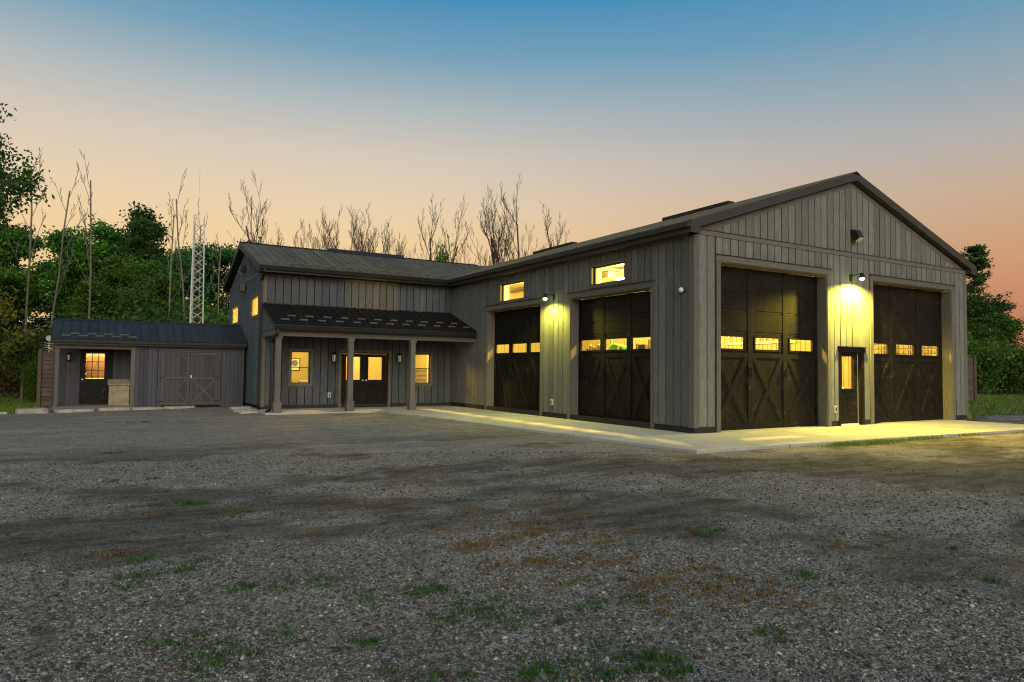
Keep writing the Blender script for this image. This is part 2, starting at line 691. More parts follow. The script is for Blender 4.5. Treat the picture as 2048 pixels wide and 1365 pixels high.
def axis_(lo, d0, d1, hi, step):
    mid = np.arange(d0, d1 + 1e-6, step)
    a = [d1]
    s = step
    while a[-1] < hi:
        s *= 1.16
        a.append(a[-1] + s)
    b = [d0]
    s = step
    while b[-1] > lo:
        s *= 1.16
        b.append(b[-1] - s)
    return np.array(b[:0:-1] + list(mid) + a[1:])


xs, ys = axis_(-420, -19, 20, 420, .16), axis_(-120, -10, 24, 420, .16)
gx, gy = np.meshgrid(xs, ys)
nx, ny = len(xs), len(ys)
gv = np.stack([gx, gy, gz(gx, gy)], -1).reshape(-1, 3)
ii = (np.arange(ny - 1)[:, None] * nx + np.arange(nx - 1)[None]).ravel()
gf = np.stack([ii, ii + 1, ii + 1 + nx, ii + nx], 1)


def np_mesh(name, verts, faces, attrs=None, smooth=False):
    me = bpy.data.meshes.new(name)
    k = faces.shape[1]
    me.vertices.add(len(verts))
    me.vertices.foreach_set('co', np.ascontiguousarray(verts, np.float32).ravel())
    me.loops.add(faces.size)
    me.loops.foreach_set('vertex_index', np.ascontiguousarray(faces, np.int32).ravel())
    me.polygons.add(len(faces))
    me.polygons.foreach_set('loop_start', np.arange(0, faces.size, k, dtype=np.int32))
    if smooth:
        me.polygons.foreach_set('use_smooth', np.ones(len(faces), bool))
    for an, av in (attrs or {}).items():
        a = me.attributes.new(an, 'FLOAT', 'POINT')
        a.data.foreach_set('value', np.ascontiguousarray(av, np.float32))
    me.update()
    me.validate()
    return me


TRACKS = [[(-13.66, 4.43), (-11.64, 2.31), (-9.76, -1.45), (-8.33, -3.4), (-7.17, -4.63)], [(-13.05, -1.61), (-10.93, -2.29), (-9.52, -3.97), (-8.06, -4.93), (-7.11, -5.56)], [(-11.88, -7.03), (-11.21, -7.3), (-10.38, -7.37), (-9.88, -8.13), (-9.21, -8.74), (-9.03, -9.33)], [(-5.95, -5.82), (-5.74, -7.17), (-5.93, -8.34), (-5.59, -9.15)], [(-12.81, -3.93), (-12.1, -4.31), (-11.37, -4.2)], [(-6.9, -7.51), (-6.94, -8.73), (-6.4, -9.49)], [(-12.45, -7.49), (-12.13, -7.37), (-11.78, -7.64)], [(-7.4, -5.7), (-6.6, -7.2), (-5.8, -8.4)], [(-9.15, 1.39), (-8.3, -1.6), (-7.86, -3.18)]]
TRW = [.5, .45, .28, .6, .3, .35, .22, .75, .4]


def track_field(x, y):
    x, y = np.asarray(x, float), np.asarray(y, float)
    out_ = np.zeros(np.broadcast(x, y).shape)
    wx = x + (vnoise(x, y, .9, 51) - .5) * .8
    wy = y + (vnoise(x, y, .9, 52) - .5) * .8
    for tr, wd in zip(TRACKS, TRW):
        d = np.full(out_.shape, 1e9)
        for (ax, ay), (bx, by) in zip(tr[:-1], tr[1:]):
            L2 = (bx - ax) ** 2 + (by - ay) ** 2
            k = np.clip(((wx - ax) * (bx - ax) + (wy - ay) * (by - ay)) / L2, 0, 1)
            d = np.minimum(d, np.hypot(wx - ax - k * (bx - ax), wy - ay - k * (by - ay)))
        out_ = np.maximum(out_, np.exp(-(d / wd) ** 2))
    return out_


def dirt_field(x, y):
    """where the gravel is worn to dark damp earth (0..1)"""
    a = vnoise(x * .45 + y * .1, y, 1.1, 21) * .5 + vnoise(x * .6, y, .55, 22) * .3 + vnoise(x, y, .22, 23) * .2
    b = vnoise(x * .4, y, 2.6, 24)
    d = np.clip((a * .75 + b * .5 - .53) * 7 + track_field(x, y) * (.5 + 1.0 * a), 0, 1)
    return d * (1 - .75 * sstep(0, 4, y))


gme = np_mesh('ground', gv, gf, {'lawn': lawn_sd(gx, gy).ravel(), 'dirt': dirt_field(gx, gy).ravel()}, True)
t = NT('gravel_and_lawn')
g1 = t.pos((1, 1, 1))
al = t.n('ShaderNodeAttribute', attribute_name='lawn').outputs['Fac']
ad_ = t.n('ShaderNodeAttribute', attribute_name='dirt').outputs['Fac']
vo = t.n('ShaderNodeTexVoronoi')
vo.inputs['Scale'].default_value = 62
t.l(g1, vo.inputs['Vector'])
vs_ = t.n('ShaderNodeSeparateColor')
t.l(vo.outputs['Color'], vs_.inputs[0])
big = t.noise(g1, .55, 5, .6)
fine = t.noise(g1, 18, 5, .75)
mid_ = t.noise(t.pos((.6, 1.6, 1)), 2.4, 6, .7)
stone = t.ramp(vs_.outputs[0], [(0, (.10, .088, .07)), (.4, (.225, .2, .164)), (.8, (.36, .325, .275)), (1, (.6, .56, .49))])
stone = t.mix(t.range(fine, .25, .75, .45, 0), stone, (.11, .10, .088))
mott = t.noise(t.pos((.7, 1.5, 1)), 5, 9, .8)
stone = t.mix(1.0, stone, t.ramp(mott, [(.3, (.62, .58, .52)), (.5, (1, .98, .94)), (.68, (1.35, 1.3, 1.2))]), 'MULTIPLY')
pale = t.noise(t.pos((.35, 1.2, 1)), .9, 5, .65)
stone = t.mix(t.range(pale, .52, .68, 0, .45), stone, (.4, .375, .335))
dirtc = t.mix(t.range(fine, .3, .7, 0, 1), (.022, .015, .009), (.085, .061, .039))
df = t.math('ADD', t.math('MULTIPLY', ad_, .75), t.range(mid_, .45, .75, -.1, .45))
yc = t.mix(t.range(df, .15, .95, 0, .92), stone, dirtc)
moss = t.math('MULTIPLY', t.range(t.noise(t.pos((1, 2, 1)), 1.4, 6, .75), .56, .66, 0, .6), t.range(t.noise(g1, .22, 3), .45, .6, 0, 1))
yc = t.mix(moss, yc, (.17, .115, .04))
gc = t.ramp(t.noise(t.pos((1, 1, 1)), 9, 6, .75), [(.3, (.02, .04, .01)), (.5, (.05, .085, .018)), (.7, (.12, .11, .035))])
gc = t.mix(t.range(t.noise(g1, .35, 4), .4, .65, 0, .6), gc, (.13, .10, .045))
lf = t.range(t.math('ADD', al, t.range(fine, .2, .8, -.3, .3)), -.15, .2, 0, 1)
hh = t.math('ADD', t.range(vo.outputs['Distance'], 0, .8, 1, 0), t.math('MULTIPLY', fine, .8))
t.bump(hh, .85, .012)
M['ground'] = t.set(t.mix(lf, yc, gc), .92, spec=.2)
gme.materials.append(M['ground'])
go = bpy.data.objects.new('ground', gme)
C.objects.link(go)
tag(go, kind='structure')

# concrete apron round the garage, with saw-cut slabs
PADZ = -.05
pad = bpy.data.objects.new('concrete_pad', None)
C.objects.link(pad)
ROOTLOC[pad.name] = (0, 0, 0)
tag(pad, 'pale concrete apron along the garage walls', 'pavement', kind='structure')


def slab(pts):
    MB().prism([(x, y, PADZ - .16) for x, y in pts], (0, 0, .16)).build('slab', 'concrete', pad, bevel=.012)


def wedge(y):
    return -2.5 - (y + 2.55) * .085


ycut = [-2.55, .1, 3.1, 6.2, 9.0, 11.05]
for a, b in zip(ycut[:-1], ycut[1:]):
    slab([(wedge(a), a + .007), (.12, a + .007), (.12, b - .007), (wedge(b) - (0 if b < 11 else .2), b - .007)])
xcut = [.128, 3.1, 6.1, 9.1, 11.55]
for a, b in zip(xcut[:-1], xcut[1:]):
    slab([(a + .007, -2.55 - a * .03), (b - .007, -2.55 - b * .03), (b - .007, .3), (a + .007, .3)])
slab([(-7.55, 10.9), (-5.0, 10.9), (-5.0, 13.3), (-7.55, 13.3)])
slab([(-4.992, 10.9), (-4.1, 10.9), (-3.9, 11.052), (-2.45, 11.056), (-2.45, 13.3), (-4.992, 13.3)])
slab([(-2.442, 11.056), (.12, 11.056), (.12, 13.3), (-2.442, 13.3)])

t = NT('translucent_diffuser')  # translucent sheet added behind lit panes to spread an even glow
tl_ = t.n('ShaderNodeBsdfTranslucent')
tl_.inputs[0].default_value = (.8, .78, .7, 1)
t.l(tl_.outputs[0], t.o.inputs[0])
M['diffuser'] = t.m
# ------------------------------------------------------------------ garage (main building)
W, LEN, EV = 12.2, 22.0, 4.80
SL = .331
Z0 = -.05
garage = thing('garage_building', 'large weathered board-sided workshop garage with tall dark overhead doors', 'garage', (0, 0, Z0))
# openings: (u0,u1,z0,z1)
GD = [(.86, 5.0, Z0, 4.10), (7.1, 11.33, Z0, 4.10)]
MD = (5.56, 6.52, Z0, 2.02)
SA, SB = (1.46, 4.99, Z0, 3.55), (6.62, 10.17, Z0, 3.54)
T1, T2 = (7.64, 9.21, 3.79, 4.40), (2.50, 3.93, 3.85, 4.37)
TH = .28
apexz = 4.80 + 6.1 * SL


def topx(u):
    return 4.80 + (6.1 - abs(u - 6.1)) * SL


fw = MB()
wall(fw, 'x', 0, TH, 0, W, Z0, 4.80, GD + [MD])
fw.prism([(0, 0, 4.80), (W, 0, 4.80), (W / 2, 0, apexz)], (0, TH, 0))
front = fw.build('front_wall', 'backing', garage)
sw = wall(MB(), 'y', 0, TH, TH, LEN, Z0, 4.80, [SA, SB, T1, T2])
side = sw.build('side_wall', 'backing', garage)
bk = MB().box(W - .2, W, TH, LEN, Z0, 4.8).box(TH, W - .2, LEN - .2, LEN, Z0, 4.8)
bk.prism([(0, LEN - .2, 4.8), (W, LEN - .2, 4.8), (W / 2, LEN - .2, apexz)], (0, .2, 0))
back = bk.build('rear_wall', 'siding_side', garage)
# interior
inn = MB()
wall(inn, 'x', TH, TH + .02, TH, W - .2, 0.0, 4.72, GD + [MD])
wall(inn, 'y', TH, TH + .02, TH + .02, LEN - .2, 0.0, 4.72, [SA, SB, T1, T2])
inn.box(W - .23, W - .2, TH, LEN - .2, 0, 4.72).box(TH, W - .2, LEN - .23, LEN - .2, 0, 4.72)
inn.box(.02, W - .02, .02, LEN - .02, 4.72, 4.79)
k = .5
while k < LEN - .5:
    inn.box(W - .255, W - .23, k, k + .03, 0, 4.72)
    k += .23
k = .5
while k < W - .5:
    inn.box(k, k + .03, LEN - .255, LEN - .23, 0, 4.72)
    k += .23
inn.build('interior_lining', 'liner', garage)
MB().box(.0, W, .0, LEN, -.2, -.045).build('interior_floor', 'floor', garage)

# siding boards
BZ = 4.69
gap_d = [(h[0] - .15, h[1] + .15, h[2], h[3] + .16) for h in GD]
mdh = (MD[0] - .1, MD[1] + .12, MD[2], MD[3] + .14)
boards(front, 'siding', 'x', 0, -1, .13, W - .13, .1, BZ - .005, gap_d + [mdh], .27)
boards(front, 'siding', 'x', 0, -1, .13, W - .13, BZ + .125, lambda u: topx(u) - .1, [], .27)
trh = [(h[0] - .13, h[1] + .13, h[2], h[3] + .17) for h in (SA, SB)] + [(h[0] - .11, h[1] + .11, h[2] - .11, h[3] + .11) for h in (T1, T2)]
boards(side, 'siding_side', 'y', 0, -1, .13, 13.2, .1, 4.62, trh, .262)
MB().box(-.02, .0, .0, 13.2, Z0 - .0, .1).build('base_board', 'base', side)
for a, b in ((0, GD[0][0] - .16), (GD[0][1] + .16, MD[0] - .1), (MD[1] + .12, GD[1][0] - .16), (GD[1][1] + .16, W)):
    MB().box(a, b, -.02, 0, Z0, .1).build('base_board', 'base', front)
# corner boards, belly band, frieze
for x0, x1, y0, y1 in ((-.045, .13, -.045, -.0), (-.045, 0, .0, .13), (W - .13, W + .045, -.045, 0), (W, W + .045, 0, .13)):
    piece('corner_board', 'trim', front, x0, x1, y0, y1, .08, 4.69 if y0 < -.01 else 4.64)
piece('belly_band', 'trimh', front, -.05, W + .05, -.055, 0, BZ, BZ + .12)
piece('drip_cap', 'blackmetal', front, -.06, W + .06, -.075, 0, BZ + .121, BZ + .13)
piece('frieze_board', 'trimh', side, -.05, 0, .13, 12.85, 4.625, 4.73)
for s in (-1, 1):
    xa = 6.1 + s * 6.05
    MB().prism([(xa, -.046, topx(xa) - .13), (6.1, -.046, apexz - .13), (6.1, -.046, apexz + .0), (xa, -.046, topx(xa) + .0)], (0, .046, 0)).build('rake_frieze', 'trimh', front)


def roof_slab(mb, pts, th):
    return mb.prism(pts, (0, 0, -th))


# main roof: two sheets, fascias, soffit, gutter
EO, RO = .30, .20
ez = 4.93
rz = ez + (6.1 + EO) * SL
rf = MB()
for s in (-1, 1):
    xe = 6.1 + s * (6.1 + EO)
    rf.prism([(xe, -RO, ez), (6.1, -RO, rz), (6.1, LEN + .2, rz), (xe, LEN + .2, ez)], (0, 0, -.035))
roof = rf.build('roof', 'roof', garage)
vdir = Vector((6.1 + EO, 0, (6.1 + EO) * SL)).normalized()
roof_panels(roof, 'roof', (-EO - .01, LEN + .2, ez + .022), (0, -1, 0), vdir, LEN + .4, (6.1 + EO) * math.sqrt(1 + SL * SL), .9)
for s in (-1, 1):
    xe = 6.1 + s * (6.1 + EO)
    MB().prism([(xe, -RO - .03, ez - .2), (6.1, -RO - .03, rz - .2), (6.1, -RO - .03, rz + .02), (xe, -RO - .03, ez + .02)], (0, .03, 0)).build('rake_fascia', 'fascia', roof)
    MB().prism([(xe, -RO, ez - .19), (6.1, -RO, rz - .19), (6.1, -.0, rz - .19), (xe, -.0, ez - .19)], (0, 0, .02)).build('soffit', 'fascia', roof)
    MB().box(min(xe, 6.1 + s * 6.1), max(xe, 6.1 + s * 6.1), -RO, LEN, ez - .26, ez - .24).build('eave_soffit', 'fascia', roof)
    MB().box(xe - .02 * (s < 0), xe + .02 * (s > 0), -RO - .03, LEN, ez - .26, ez - .02).build('eave_fascia', 'fascia', roof)
    MB().prism([(xe, -RO - .025, ez - .26), (6.1 + s * 6.1, -RO - .025, ez - .26), (6.1 + s * 6.1, -RO - .025, ez + .0), (xe, -RO - .025, ez - .0)], (0, .2, 0)).build('eave_return', 'fascia', roof)
gm = MB().prism([(-EO - .02, -RO - .02, ez - .14), (-EO - .13, -RO - .02, ez - .14), (-EO - .15, -RO - .02, ez - .03), (-EO - .13, -RO - .02, ez - .02), (-EO - .02, -RO - .02, ez - .03)], (0, 12.8 + RO, 0))
gm.build('gutter', 'fascia', roof)
MB().prism([(5.9, -RO - .03, rz - .045), (6.1, -RO - .03, rz + .055), (6.3, -RO - .03, rz - .045)], (0, LEN + .4, 0)).build('ridge_cap', 'roof', roof)
for a, b in ((4.3, 7.5), (13.3, 16.6)):
    MB().prism([(5.95, a, rz - .04), (5.95, a, rz + .13), (6.25, a, rz + .13), (6.25, a, rz - .04)], (0, b - a, 0)).build('ridge_vent', 'base', roof)


def casing(parent, axis, face, out_, h, w_, mat='trim', header=.16, cap=True, reveal=.3):
    """trim round a door opening: two jamb boards, header, drip cap, reveal boards"""
    u0, u1, z0, z1 = h
    f0, f1 = face, face + out_ * .045
    pc = (lambda n, m_, a, b, c0, c1, q0, q1: piece(n, m_, parent, a, b, c0, c1, q0, q1) if axis == 'x' else piece(n, m_, parent, c0, c1, a, b, q0, q1))
    pc('door_casing', mat, u0 - w_, u0 - .0, f0, f1, z0, z1)
    pc('door_casing', mat, u1 + .0, u1 + w_, f0, f1, z0, z1)
    pc('door_header', 'trimh', u0 - w_ - .02, u1 + w_ + .02, f0, face + out_ * .055, z1, z1 + header)
    if cap:
        pc('drip_cap', 'blackmetal', u0 - w_ - .04, u1 + w_ + .04, f0, face + out_ * .085, z1 + header, z1 + header + .012)
    pc('door_reveal', mat, u0, u0 + .025, face + out_ * .02, face - out_ * reveal, z0, z1 - .025)
    pc('door_reveal', mat, u1 - .025, u1, face + out_ * .02, face - out_ * reveal, z0, z1 - .025)
    pc('door_reveal', mat, u0, u1, face + out_ * .02, face - out_ * reveal, z1 - .025, z1)


for h in GD:
    casing(front, 'x', 0, -1, h, .14)
for h in (SA, SB):
    casing(side, 'y', 0, -1, h, .12)


def overhead_door(axis, d0, h, lab):
    """sectional door, leaf front face at d0 (towards +), columns of three: raised rails, stiles, window row, crossed braces"""
    u0, u1, z0, z1 = h[0] + .03, h[1] - .03, h[2] + .005, h[3] - .03
    P = (lambda mb, a, b, c0, c1, q0, q1: mb.box(a, b, c0, c1, q0, q1) if axis == 'x' else mb.box(c0, c1, a, b, q0, q1))
    PT = (lambda u, d, z: (u, d, z) if axis == 'x' else (d, u, z))
    cw = (u1 - u0) / 3
    wins = []
    for i in range(3):
        cc = u0 + cw * (i + .5)
        wins.append((cc - .47, cc + .47, 2.0, 2.3))
    leaf = wall(MB(), axis, d0 + .03, d0 + .06, u0, u1, z0, z1, wins).build('overhead_door', 'door', garage)
    leaf['label'] = lab
    nm = lambda n, m_, mb: mb.build(n, m_, leaf)
    zs = [z0, .52, 1.02, 1.48, 1.9, 2.42] + list(np.linspace(2.42, z1, 4)[1:])
    # section joints: thin dark strips just proud of the sheet
    for z in zs[5:-1]:
        nm('section_joint', 'doorline', P(MB(), u0, u1, d0 + .026, d0 + .03, z - .008, z + .008))
    # raised panels between stiles above the windows
    for i in range(3):
        a, b = u0 + cw * i, u0 + cw * (i + 1)
        for j in range(5, len(zs) - 1):
            nm('panel', 'door', P(MB(), a + .10, b - .07, d0 + .018, d0 + .03, zs[j] + .03, zs[j + 1] - .03))
        wn = wins[i]
        f = nm('window_frame', 'door', ring(MB(), axis, d0 + .008, d0 + .03, wn[0], wn[1], wn[2], wn[3], .05))
        nm('pane', 'glass', P(MB(), wn[0], wn[1], d0 + .04, d0 + .046, wn[2], wn[3]))
    # stiles and rails over the lower half
    for i in range(4):
        c_ = u0 + cw * i
        a, b = (c_, c_ + .1) if i == 0 else ((c_ - .1, c_) if i == 3 else (c_ - .08, c_ + .08))
        nm('stile', 'door', P(MB(), a, b, d0 + .006, d0 + .0295, z0, 1.9))
        nm('stile', 'door', P(MB(), a, b, d0 + .01, d0 + .0295, 1.905, z1))
    for z, hh_ in ((z0, .16), (1.78, .12)):
        nm('rail', 'door', P(MB(), u0 + .1, u1 - .1, d0 + .009, d0 + .0297, z, z + hh_))
    for i in range(3):
        a = u0 + cw * i + (.1 if i == 0 else .08)
        b = u0 + cw * (i + 1) - (.1 if i == 2 else .08)
        q0, q1 = z0 + .16, 1.78
        for (p0, p1), dd in ((((a + .06, q0), (b - .06, q1)), .0), (((a + .06, q1), (b - .06, q0)), .003)):
            dx, dz_ = p1[0] - p0[0], p1[1] - p0[1]
            ln = math.hypot(dx, dz_)
            ox, oz = -dz_ / ln * .055, dx / ln * .055
            pts = [PT(p0[0] + ox, d0 + .004 + dd, p0[1] + oz), PT(p1[0] + ox, d0 + .004 + dd, p1[1] + oz), PT(p1[0] - ox, d0 + .004 + dd, p1[1] - oz), PT(p0[0] - ox, d0 + .004 + dd, p0[1] - oz)]
            nm('brace', 'door', MB().prism(pts, PT(0, .02, 0)))
            for sg in (1, -1):  # dark strips along both brace edges stand in for their shadow
                pts = [PT(p0[0] + ox * sg, d0 + .016, p0[1] + oz * sg), PT(p1[0] + ox * sg, d0 + .016, p1[1] + oz * sg), PT(p1[0] + ox * sg * 1.45, d0 + .016, p1[1] + oz * sg * 1.45), PT(p0[0] + ox * sg * 1.45, d0 + .016, p0[1] + oz * sg * 1.45)]
                nm('brace_shadow_strip', 'doorline', MB().prism(pts, PT(0, .012, 0)))
    for i in (1, 2):
        c_ = u0 + cw * i
        nm('joint_groove', 'doorline', P(MB(), c_ + .082, c_ + .098, d0 + .014, d0 + .0292, z0 + .1, z1))
        hp = PT(c_ - .0, d0 - .0, 1.42)
        mb = MB().bar(PT(c_, d0 - .035, 1.3), PT(c_, d0 - .035, 1.52), .022)
        for z in (1.32, 1.5):
            mb.bar(PT(c_, d0 - .035, z), PT(c_, d0 + .008, z), .02)
        P(mb, c_ - .03, c_ + .03, d0 - .002, d0 + .006, 1.36, 1.46)
        nm('pull_handle', 'blackmetal', mb)
    nm('weather_strip', 'base', P(MB(), u0, u1, d0 + .02, d0 + .07, z0 - .004, z0 + .02))
    return leaf


overhead_door('x', .25, GD[0], 'scuffed dark door nearer the building corner, on the gable end')
overhead_door('x', .25, GD[1], 'scuffed dark door at the far right of the gable end')
overhead_door('y', .25, SA, 'wider-looking dark door under the window with the bright lamp')
overhead_door('y', .25, SB, 'dark door next to the covered porch')


def window(parent, axis, face, out_, h, fw_=.1, depth=.1, sash=.04, mull=None, name='window', mats=('trim', 'trim'), meeting=False, diffuser=False):
    u0, u1, z0, z1 = h
    f = ring(MB(), axis, face, face + out_ * .05, u0, u1, z0, z1, fw_).build(name, mats[0], parent)
    d = face - out_ * depth
    ring(MB(), axis, d, d + out_ * .04, u0 + sash, u1 - sash, z0 + sash, z1 - sash, sash).build('sash', mats[1], f)
    mb = MB()
    (mb.box(u0 + sash, u1 - sash, d + out_ * .015, d + out_ * .02, z0 + sash, z1 - sash) if axis == 'x' else mb.box(d + out_ * .015, d + out_ * .02, u0 + sash, u1 - sash, z0 + sash, z1 - sash))
    mb.build('pane', 'glass', f)
    lin0, lin1 = d - out_ * .001, face - out_ * .3
    ring(MB(), axis, lin0, lin1, u0 + .012, u1 - .012, z0 + .012, z1 - .012, .011).build('jamb_liner', 'white', f)
    if diffuser:  # added sheet that evens out the glow of the pane
        (piece('glow_diffuser', 'diffuser', f, u0 + sash, u1 - sash, d - out_ * .02, d - out_ * .026, z0 + sash, z1 - sash) if axis == 'x' else piece('glow_diffuser', 'diffuser', f, d - out_ * .02, d - out_ * .026, u0 + sash, u1 - sash, z0 + sash, z1 - sash))
    if meeting:
        zm = (z0 + z1) / 2
        (piece('meeting_rail', 'blackmetal', f, u0 + sash, u1 - sash, d, d + out_ * .035, zm - .015, zm + .015))
    return f


for h in (T1, T2):
    window(side, 'y', 0, -1, h, .1)

# person door in the gable end
pd = MB()
gl = (5.70, 6.26, .98, 1.88)
leafd = wall(pd, 'x', .03, .075, MD[0] + .05, MD[1] - .09, 0, 1.97, [gl]).build('entry_door', 'door', garage)
ring(MB(), 'x', .02, .03, gl[0], gl[1], gl[2], gl[3], .04).build('glazing_frame', 'door', leafd)
MB().box(gl[0], gl[1], .05, .056, gl[2], gl[3]).build('pane', 'glass', leafd)
for a, b in ((5.72, 5.95), (6.02, 6.25)):
    ring(MB(), 'x', .024, .03, a, b, .2, .75, .02).build('panel_moulding', 'door', leafd)
MB().lathe((5.66, -.04, 1.0), [(.012, .07), (.012, .03), (.03, .02), (.032, 0)], 10, 'y').build('door_knob', 'galv', leafd)
MB().box(MD[1] - .09, MD[1] - .04, .05, .15, 0, 1.97).build('door_jamb', 'whiteplastic', leafd)
MB().box(MD[0], MD[0] + .05, .02, .15, Z0, 1.97).build('door_jamb', 'door', leafd)
piece('threshold', 'galv', leafd, MD[0] + .05, MD[1] - .09, .0, .15, Z0, 0.0)
piece('entry_header', 'door', front, MD[0] - .11, MD[1] + .16, -.06, .02, 2.0, 2.13)
piece('drip_cap', 'blackmetal', front, MD[0] - .14, MD[1] + .19, -.1, .02, 2.131, 2.15)
piece('entry_casing', 'door', front, MD[0] - .1, MD[0], -.045, .0, Z0, 2.0)
piece('entry_casing', 'door', front, MD[1], MD[1] + .12, -.045, .0, Z0, 2.0)
MB().prism([(MD[0], .0, 2.02), (MD[1], .0, 2.02), (MD[1], .15, 2.02), (MD[0], .15, 2.02)], (0, 0, -.05)).build('door_head', 'door', leafd)

# ------------------------------------------------------------------ wing with porch
X0, Y0, Y1 = -7.25, 13.21, 20.5
wing = thing('barn_wing', 'lower gabled wing with standing-seam roof joined to the garage', 'house', (X0, Y0, Z0))
DD = (-4.47, -2.66, Z0, 1.99)
W1, W2 = (-6.27, -5.6, .83, 1.99), (-1.57, -.91, .83, 1.99)
G1, G2 = (18.2, 19.75, 3.2, 3.95), (13.95, 15.35, 3.25, 4.0)
wfw = wall(MB(), 'x', Y0, Y0 + .2, X0, .0, Z0, 4.8, [DD, W1, W2])
wfront = wfw.build('front_wall', 'backing', wing)
RY = (Y0 + Y1) / 2
wap = 4.80 + (Y1 - Y0) / 2 * SL
topy = lambda v: 4.80 + ((Y1 - Y0) / 2 - abs(v - RY)) * SL
wg = wall(MB(), 'y', X0, X0 + .2, Y0 + .2, Y1, Z0, 4.8, [G1, G2])
wg.prism([(X0, Y0, 4.8), (X0, Y1, 4.8), (X0, RY, wap)], (.2, 0, 0))
wgab = wg.build('end_wall', 'backing', wing)
MB().box(X0, 0, Y1 - .2, Y1, Z0, 4.8).build('rear_wall', 'siding_wing', wing)
wi = wall(MB(), 'x', Y0 + .2, Y0 + .22, X0 + .2, 0, 0, 4.7, [DD, W1, W2])
wall(wi, 'y', X0 + .2, X0 + .22, Y0 + .22, Y1 - .2, 0, 4.7, [G1, G2])
wi.box(-.03, -.005, Y0 + .2, Y1 - .2, 0, 4.7).box(X0 + .2, -.03, Y0 + .22, Y1 - .2, 2.62, 2.72).box(X0 + .05, -.03, Y0 + .05, Y1 - .05, 4.7, 4.78)
wi.box(X0 + .22, -.03, 17.3, 17.36, 0, 2.62).box(X0 + .22, -.03, Y1 - .23, Y1 - .2, 0, 4.7).box(X0 + .22 + 3.0, X0 + 3.3, Y0 + 1.9, 17.3, 0, 2.62)
wi.build('interior_lining', 'cream', wing)
MB().box(X0 + .0, 0, Y0, Y1, -.2, -.01).build('interior_floor', 'floor', wing)
dh = (DD[0] - .1, DD[1] + .1, DD[2], DD[3] + .12)
wh = [(h[0] - .1, h[1] + .1, h[2] - .1, h[3] + .1) for h in (W1, W2)]
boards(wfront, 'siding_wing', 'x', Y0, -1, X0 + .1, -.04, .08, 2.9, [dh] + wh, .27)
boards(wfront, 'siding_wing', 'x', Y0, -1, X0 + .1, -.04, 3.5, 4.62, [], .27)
MB().box(X0, 0, Y0 - .02, Y0, Z0, .08).build('base_board', 'base', wfront)
gh = [(h[0] - .09, h[1] + .09, h[2] - .09, h[3] + .09) for h in (G1, G2)]
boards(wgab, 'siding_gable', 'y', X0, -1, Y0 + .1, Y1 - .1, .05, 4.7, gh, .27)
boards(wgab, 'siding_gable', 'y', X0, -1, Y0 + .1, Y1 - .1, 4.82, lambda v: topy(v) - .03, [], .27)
piece('belly_band', 'trimh', wgab, X0 - .05, X0, Y0, Y1, 4.7, 4.815)
for y0, y1, x0, x1 in ((Y0 - .045, Y0 + .1, X0 - .045, X0), (Y0 - .045, Y0, X0, X0 + .1), (Y1 - .1, Y1, X0 - .045, X0)):
    piece('corner_board', 'trim', wgab, x0, x1, y0, y1, .02, 4.66)
piece('frieze_board', 'trimh', wfront, X0 + .1, -.06, Y0 - .04, Y0, 4.625, 4.72)
for h in (G1, G2):
    window(wgab, 'y', X0, -1, h, .085, depth=-.005, diffuser=True)
for h in (W1, W2):
    window(wfront, 'x', Y0, -1, h, .09, meeting=True)
# wing roof
WEO, WRO = .42, .25
wez = 4.92
wrz = wez + (RY - Y0 + WEO) * SL
wr = MB()
for s in (-1, 1):
    ye = RY + s * (RY - Y0 + WEO)
    wr.prism([(X0 - WRO, ye, wez), (3.7, ye, wez), (3.7, RY, wrz), (X0 - WRO, RY, wrz)], (0, 0, -.03))
wroof = wr.build('roof', 'roof', wing)
sl_len = (RY - Y0 + WEO) * math.sqrt(1 + SL * SL)
nn = roof_panels(wroof, 'roof', (X0 - WRO, Y0 - WEO - .02, wez + .022), (1, 0, 0), (0, 1, SL), 11.1, sl_len, .3)
MB().prism([(X0 - WRO - .02, RY - .16, wrz - .03), (X0 - WRO - .02, RY, wrz + .065), (X0 - WRO - .02, RY + .16, wrz - .03)], (10.5, 0, 0)).build('ridge_cap', 'roof_black', wroof)
MB().prism([(-4.0, RY - .32, wrz - .06), (-4.0, RY, wrz + .15), (-4.0, RY + .32, wrz - .06)], (3.3, 0, 0)).build('ridge_vent', 'base', wroof)
for s in (-1, 1):
    ye = RY + s * (RY - Y0 + WEO)
    xr = X0 - WRO
    MB().prism([(xr - .03, ye, wez - .2), (xr - .03, RY, wrz - .2), (xr - .03, RY, wrz + .03), (xr - .03, ye, wez + .03)], (.03, 0, 0)).build('rake_fascia', 'gutter', wroof)
    MB().prism([(xr, ye, wez - .19), (xr, RY, wrz - .19), (X0, RY, wrz - .19), (X0, ye, wez - .19)], (0, 0, .02)).build('soffit', 'gutter', wroof)
    MB().box(xr, -.1, min(ye, RY + s * (RY - Y0)), max(ye, RY + s * (RY - Y0)), wez - .25, wez - .23).build('eave_soffit', 'gutter', wroof)
yg = Y0 - WEO
MB().box(X0 - WRO, -.35, yg, yg + .02, wez - .25, wez - .02).build('eave_fascia', 'gutter', wroof)
MB().prism([(X0 - WRO, yg - .002, wez - .15), (X0 - WRO, yg - .1, wez - .15), (X0 - WRO, yg - .13, wez - .03), (X0 - WRO, yg - .11, wez - .02), (X0 - WRO, yg - .002, wez - .03)], (7.15, 0, 0)).build('gutter', 'gutter', wroof)


def downspout(parent, pts, w_=.075):
    mb = MB()
    for a, b in zip(pts[:-1], pts[1:]):
        mb.bar(a, b, w_, w_ * .8)
    return mb.build('downspout', 'gutter', parent)


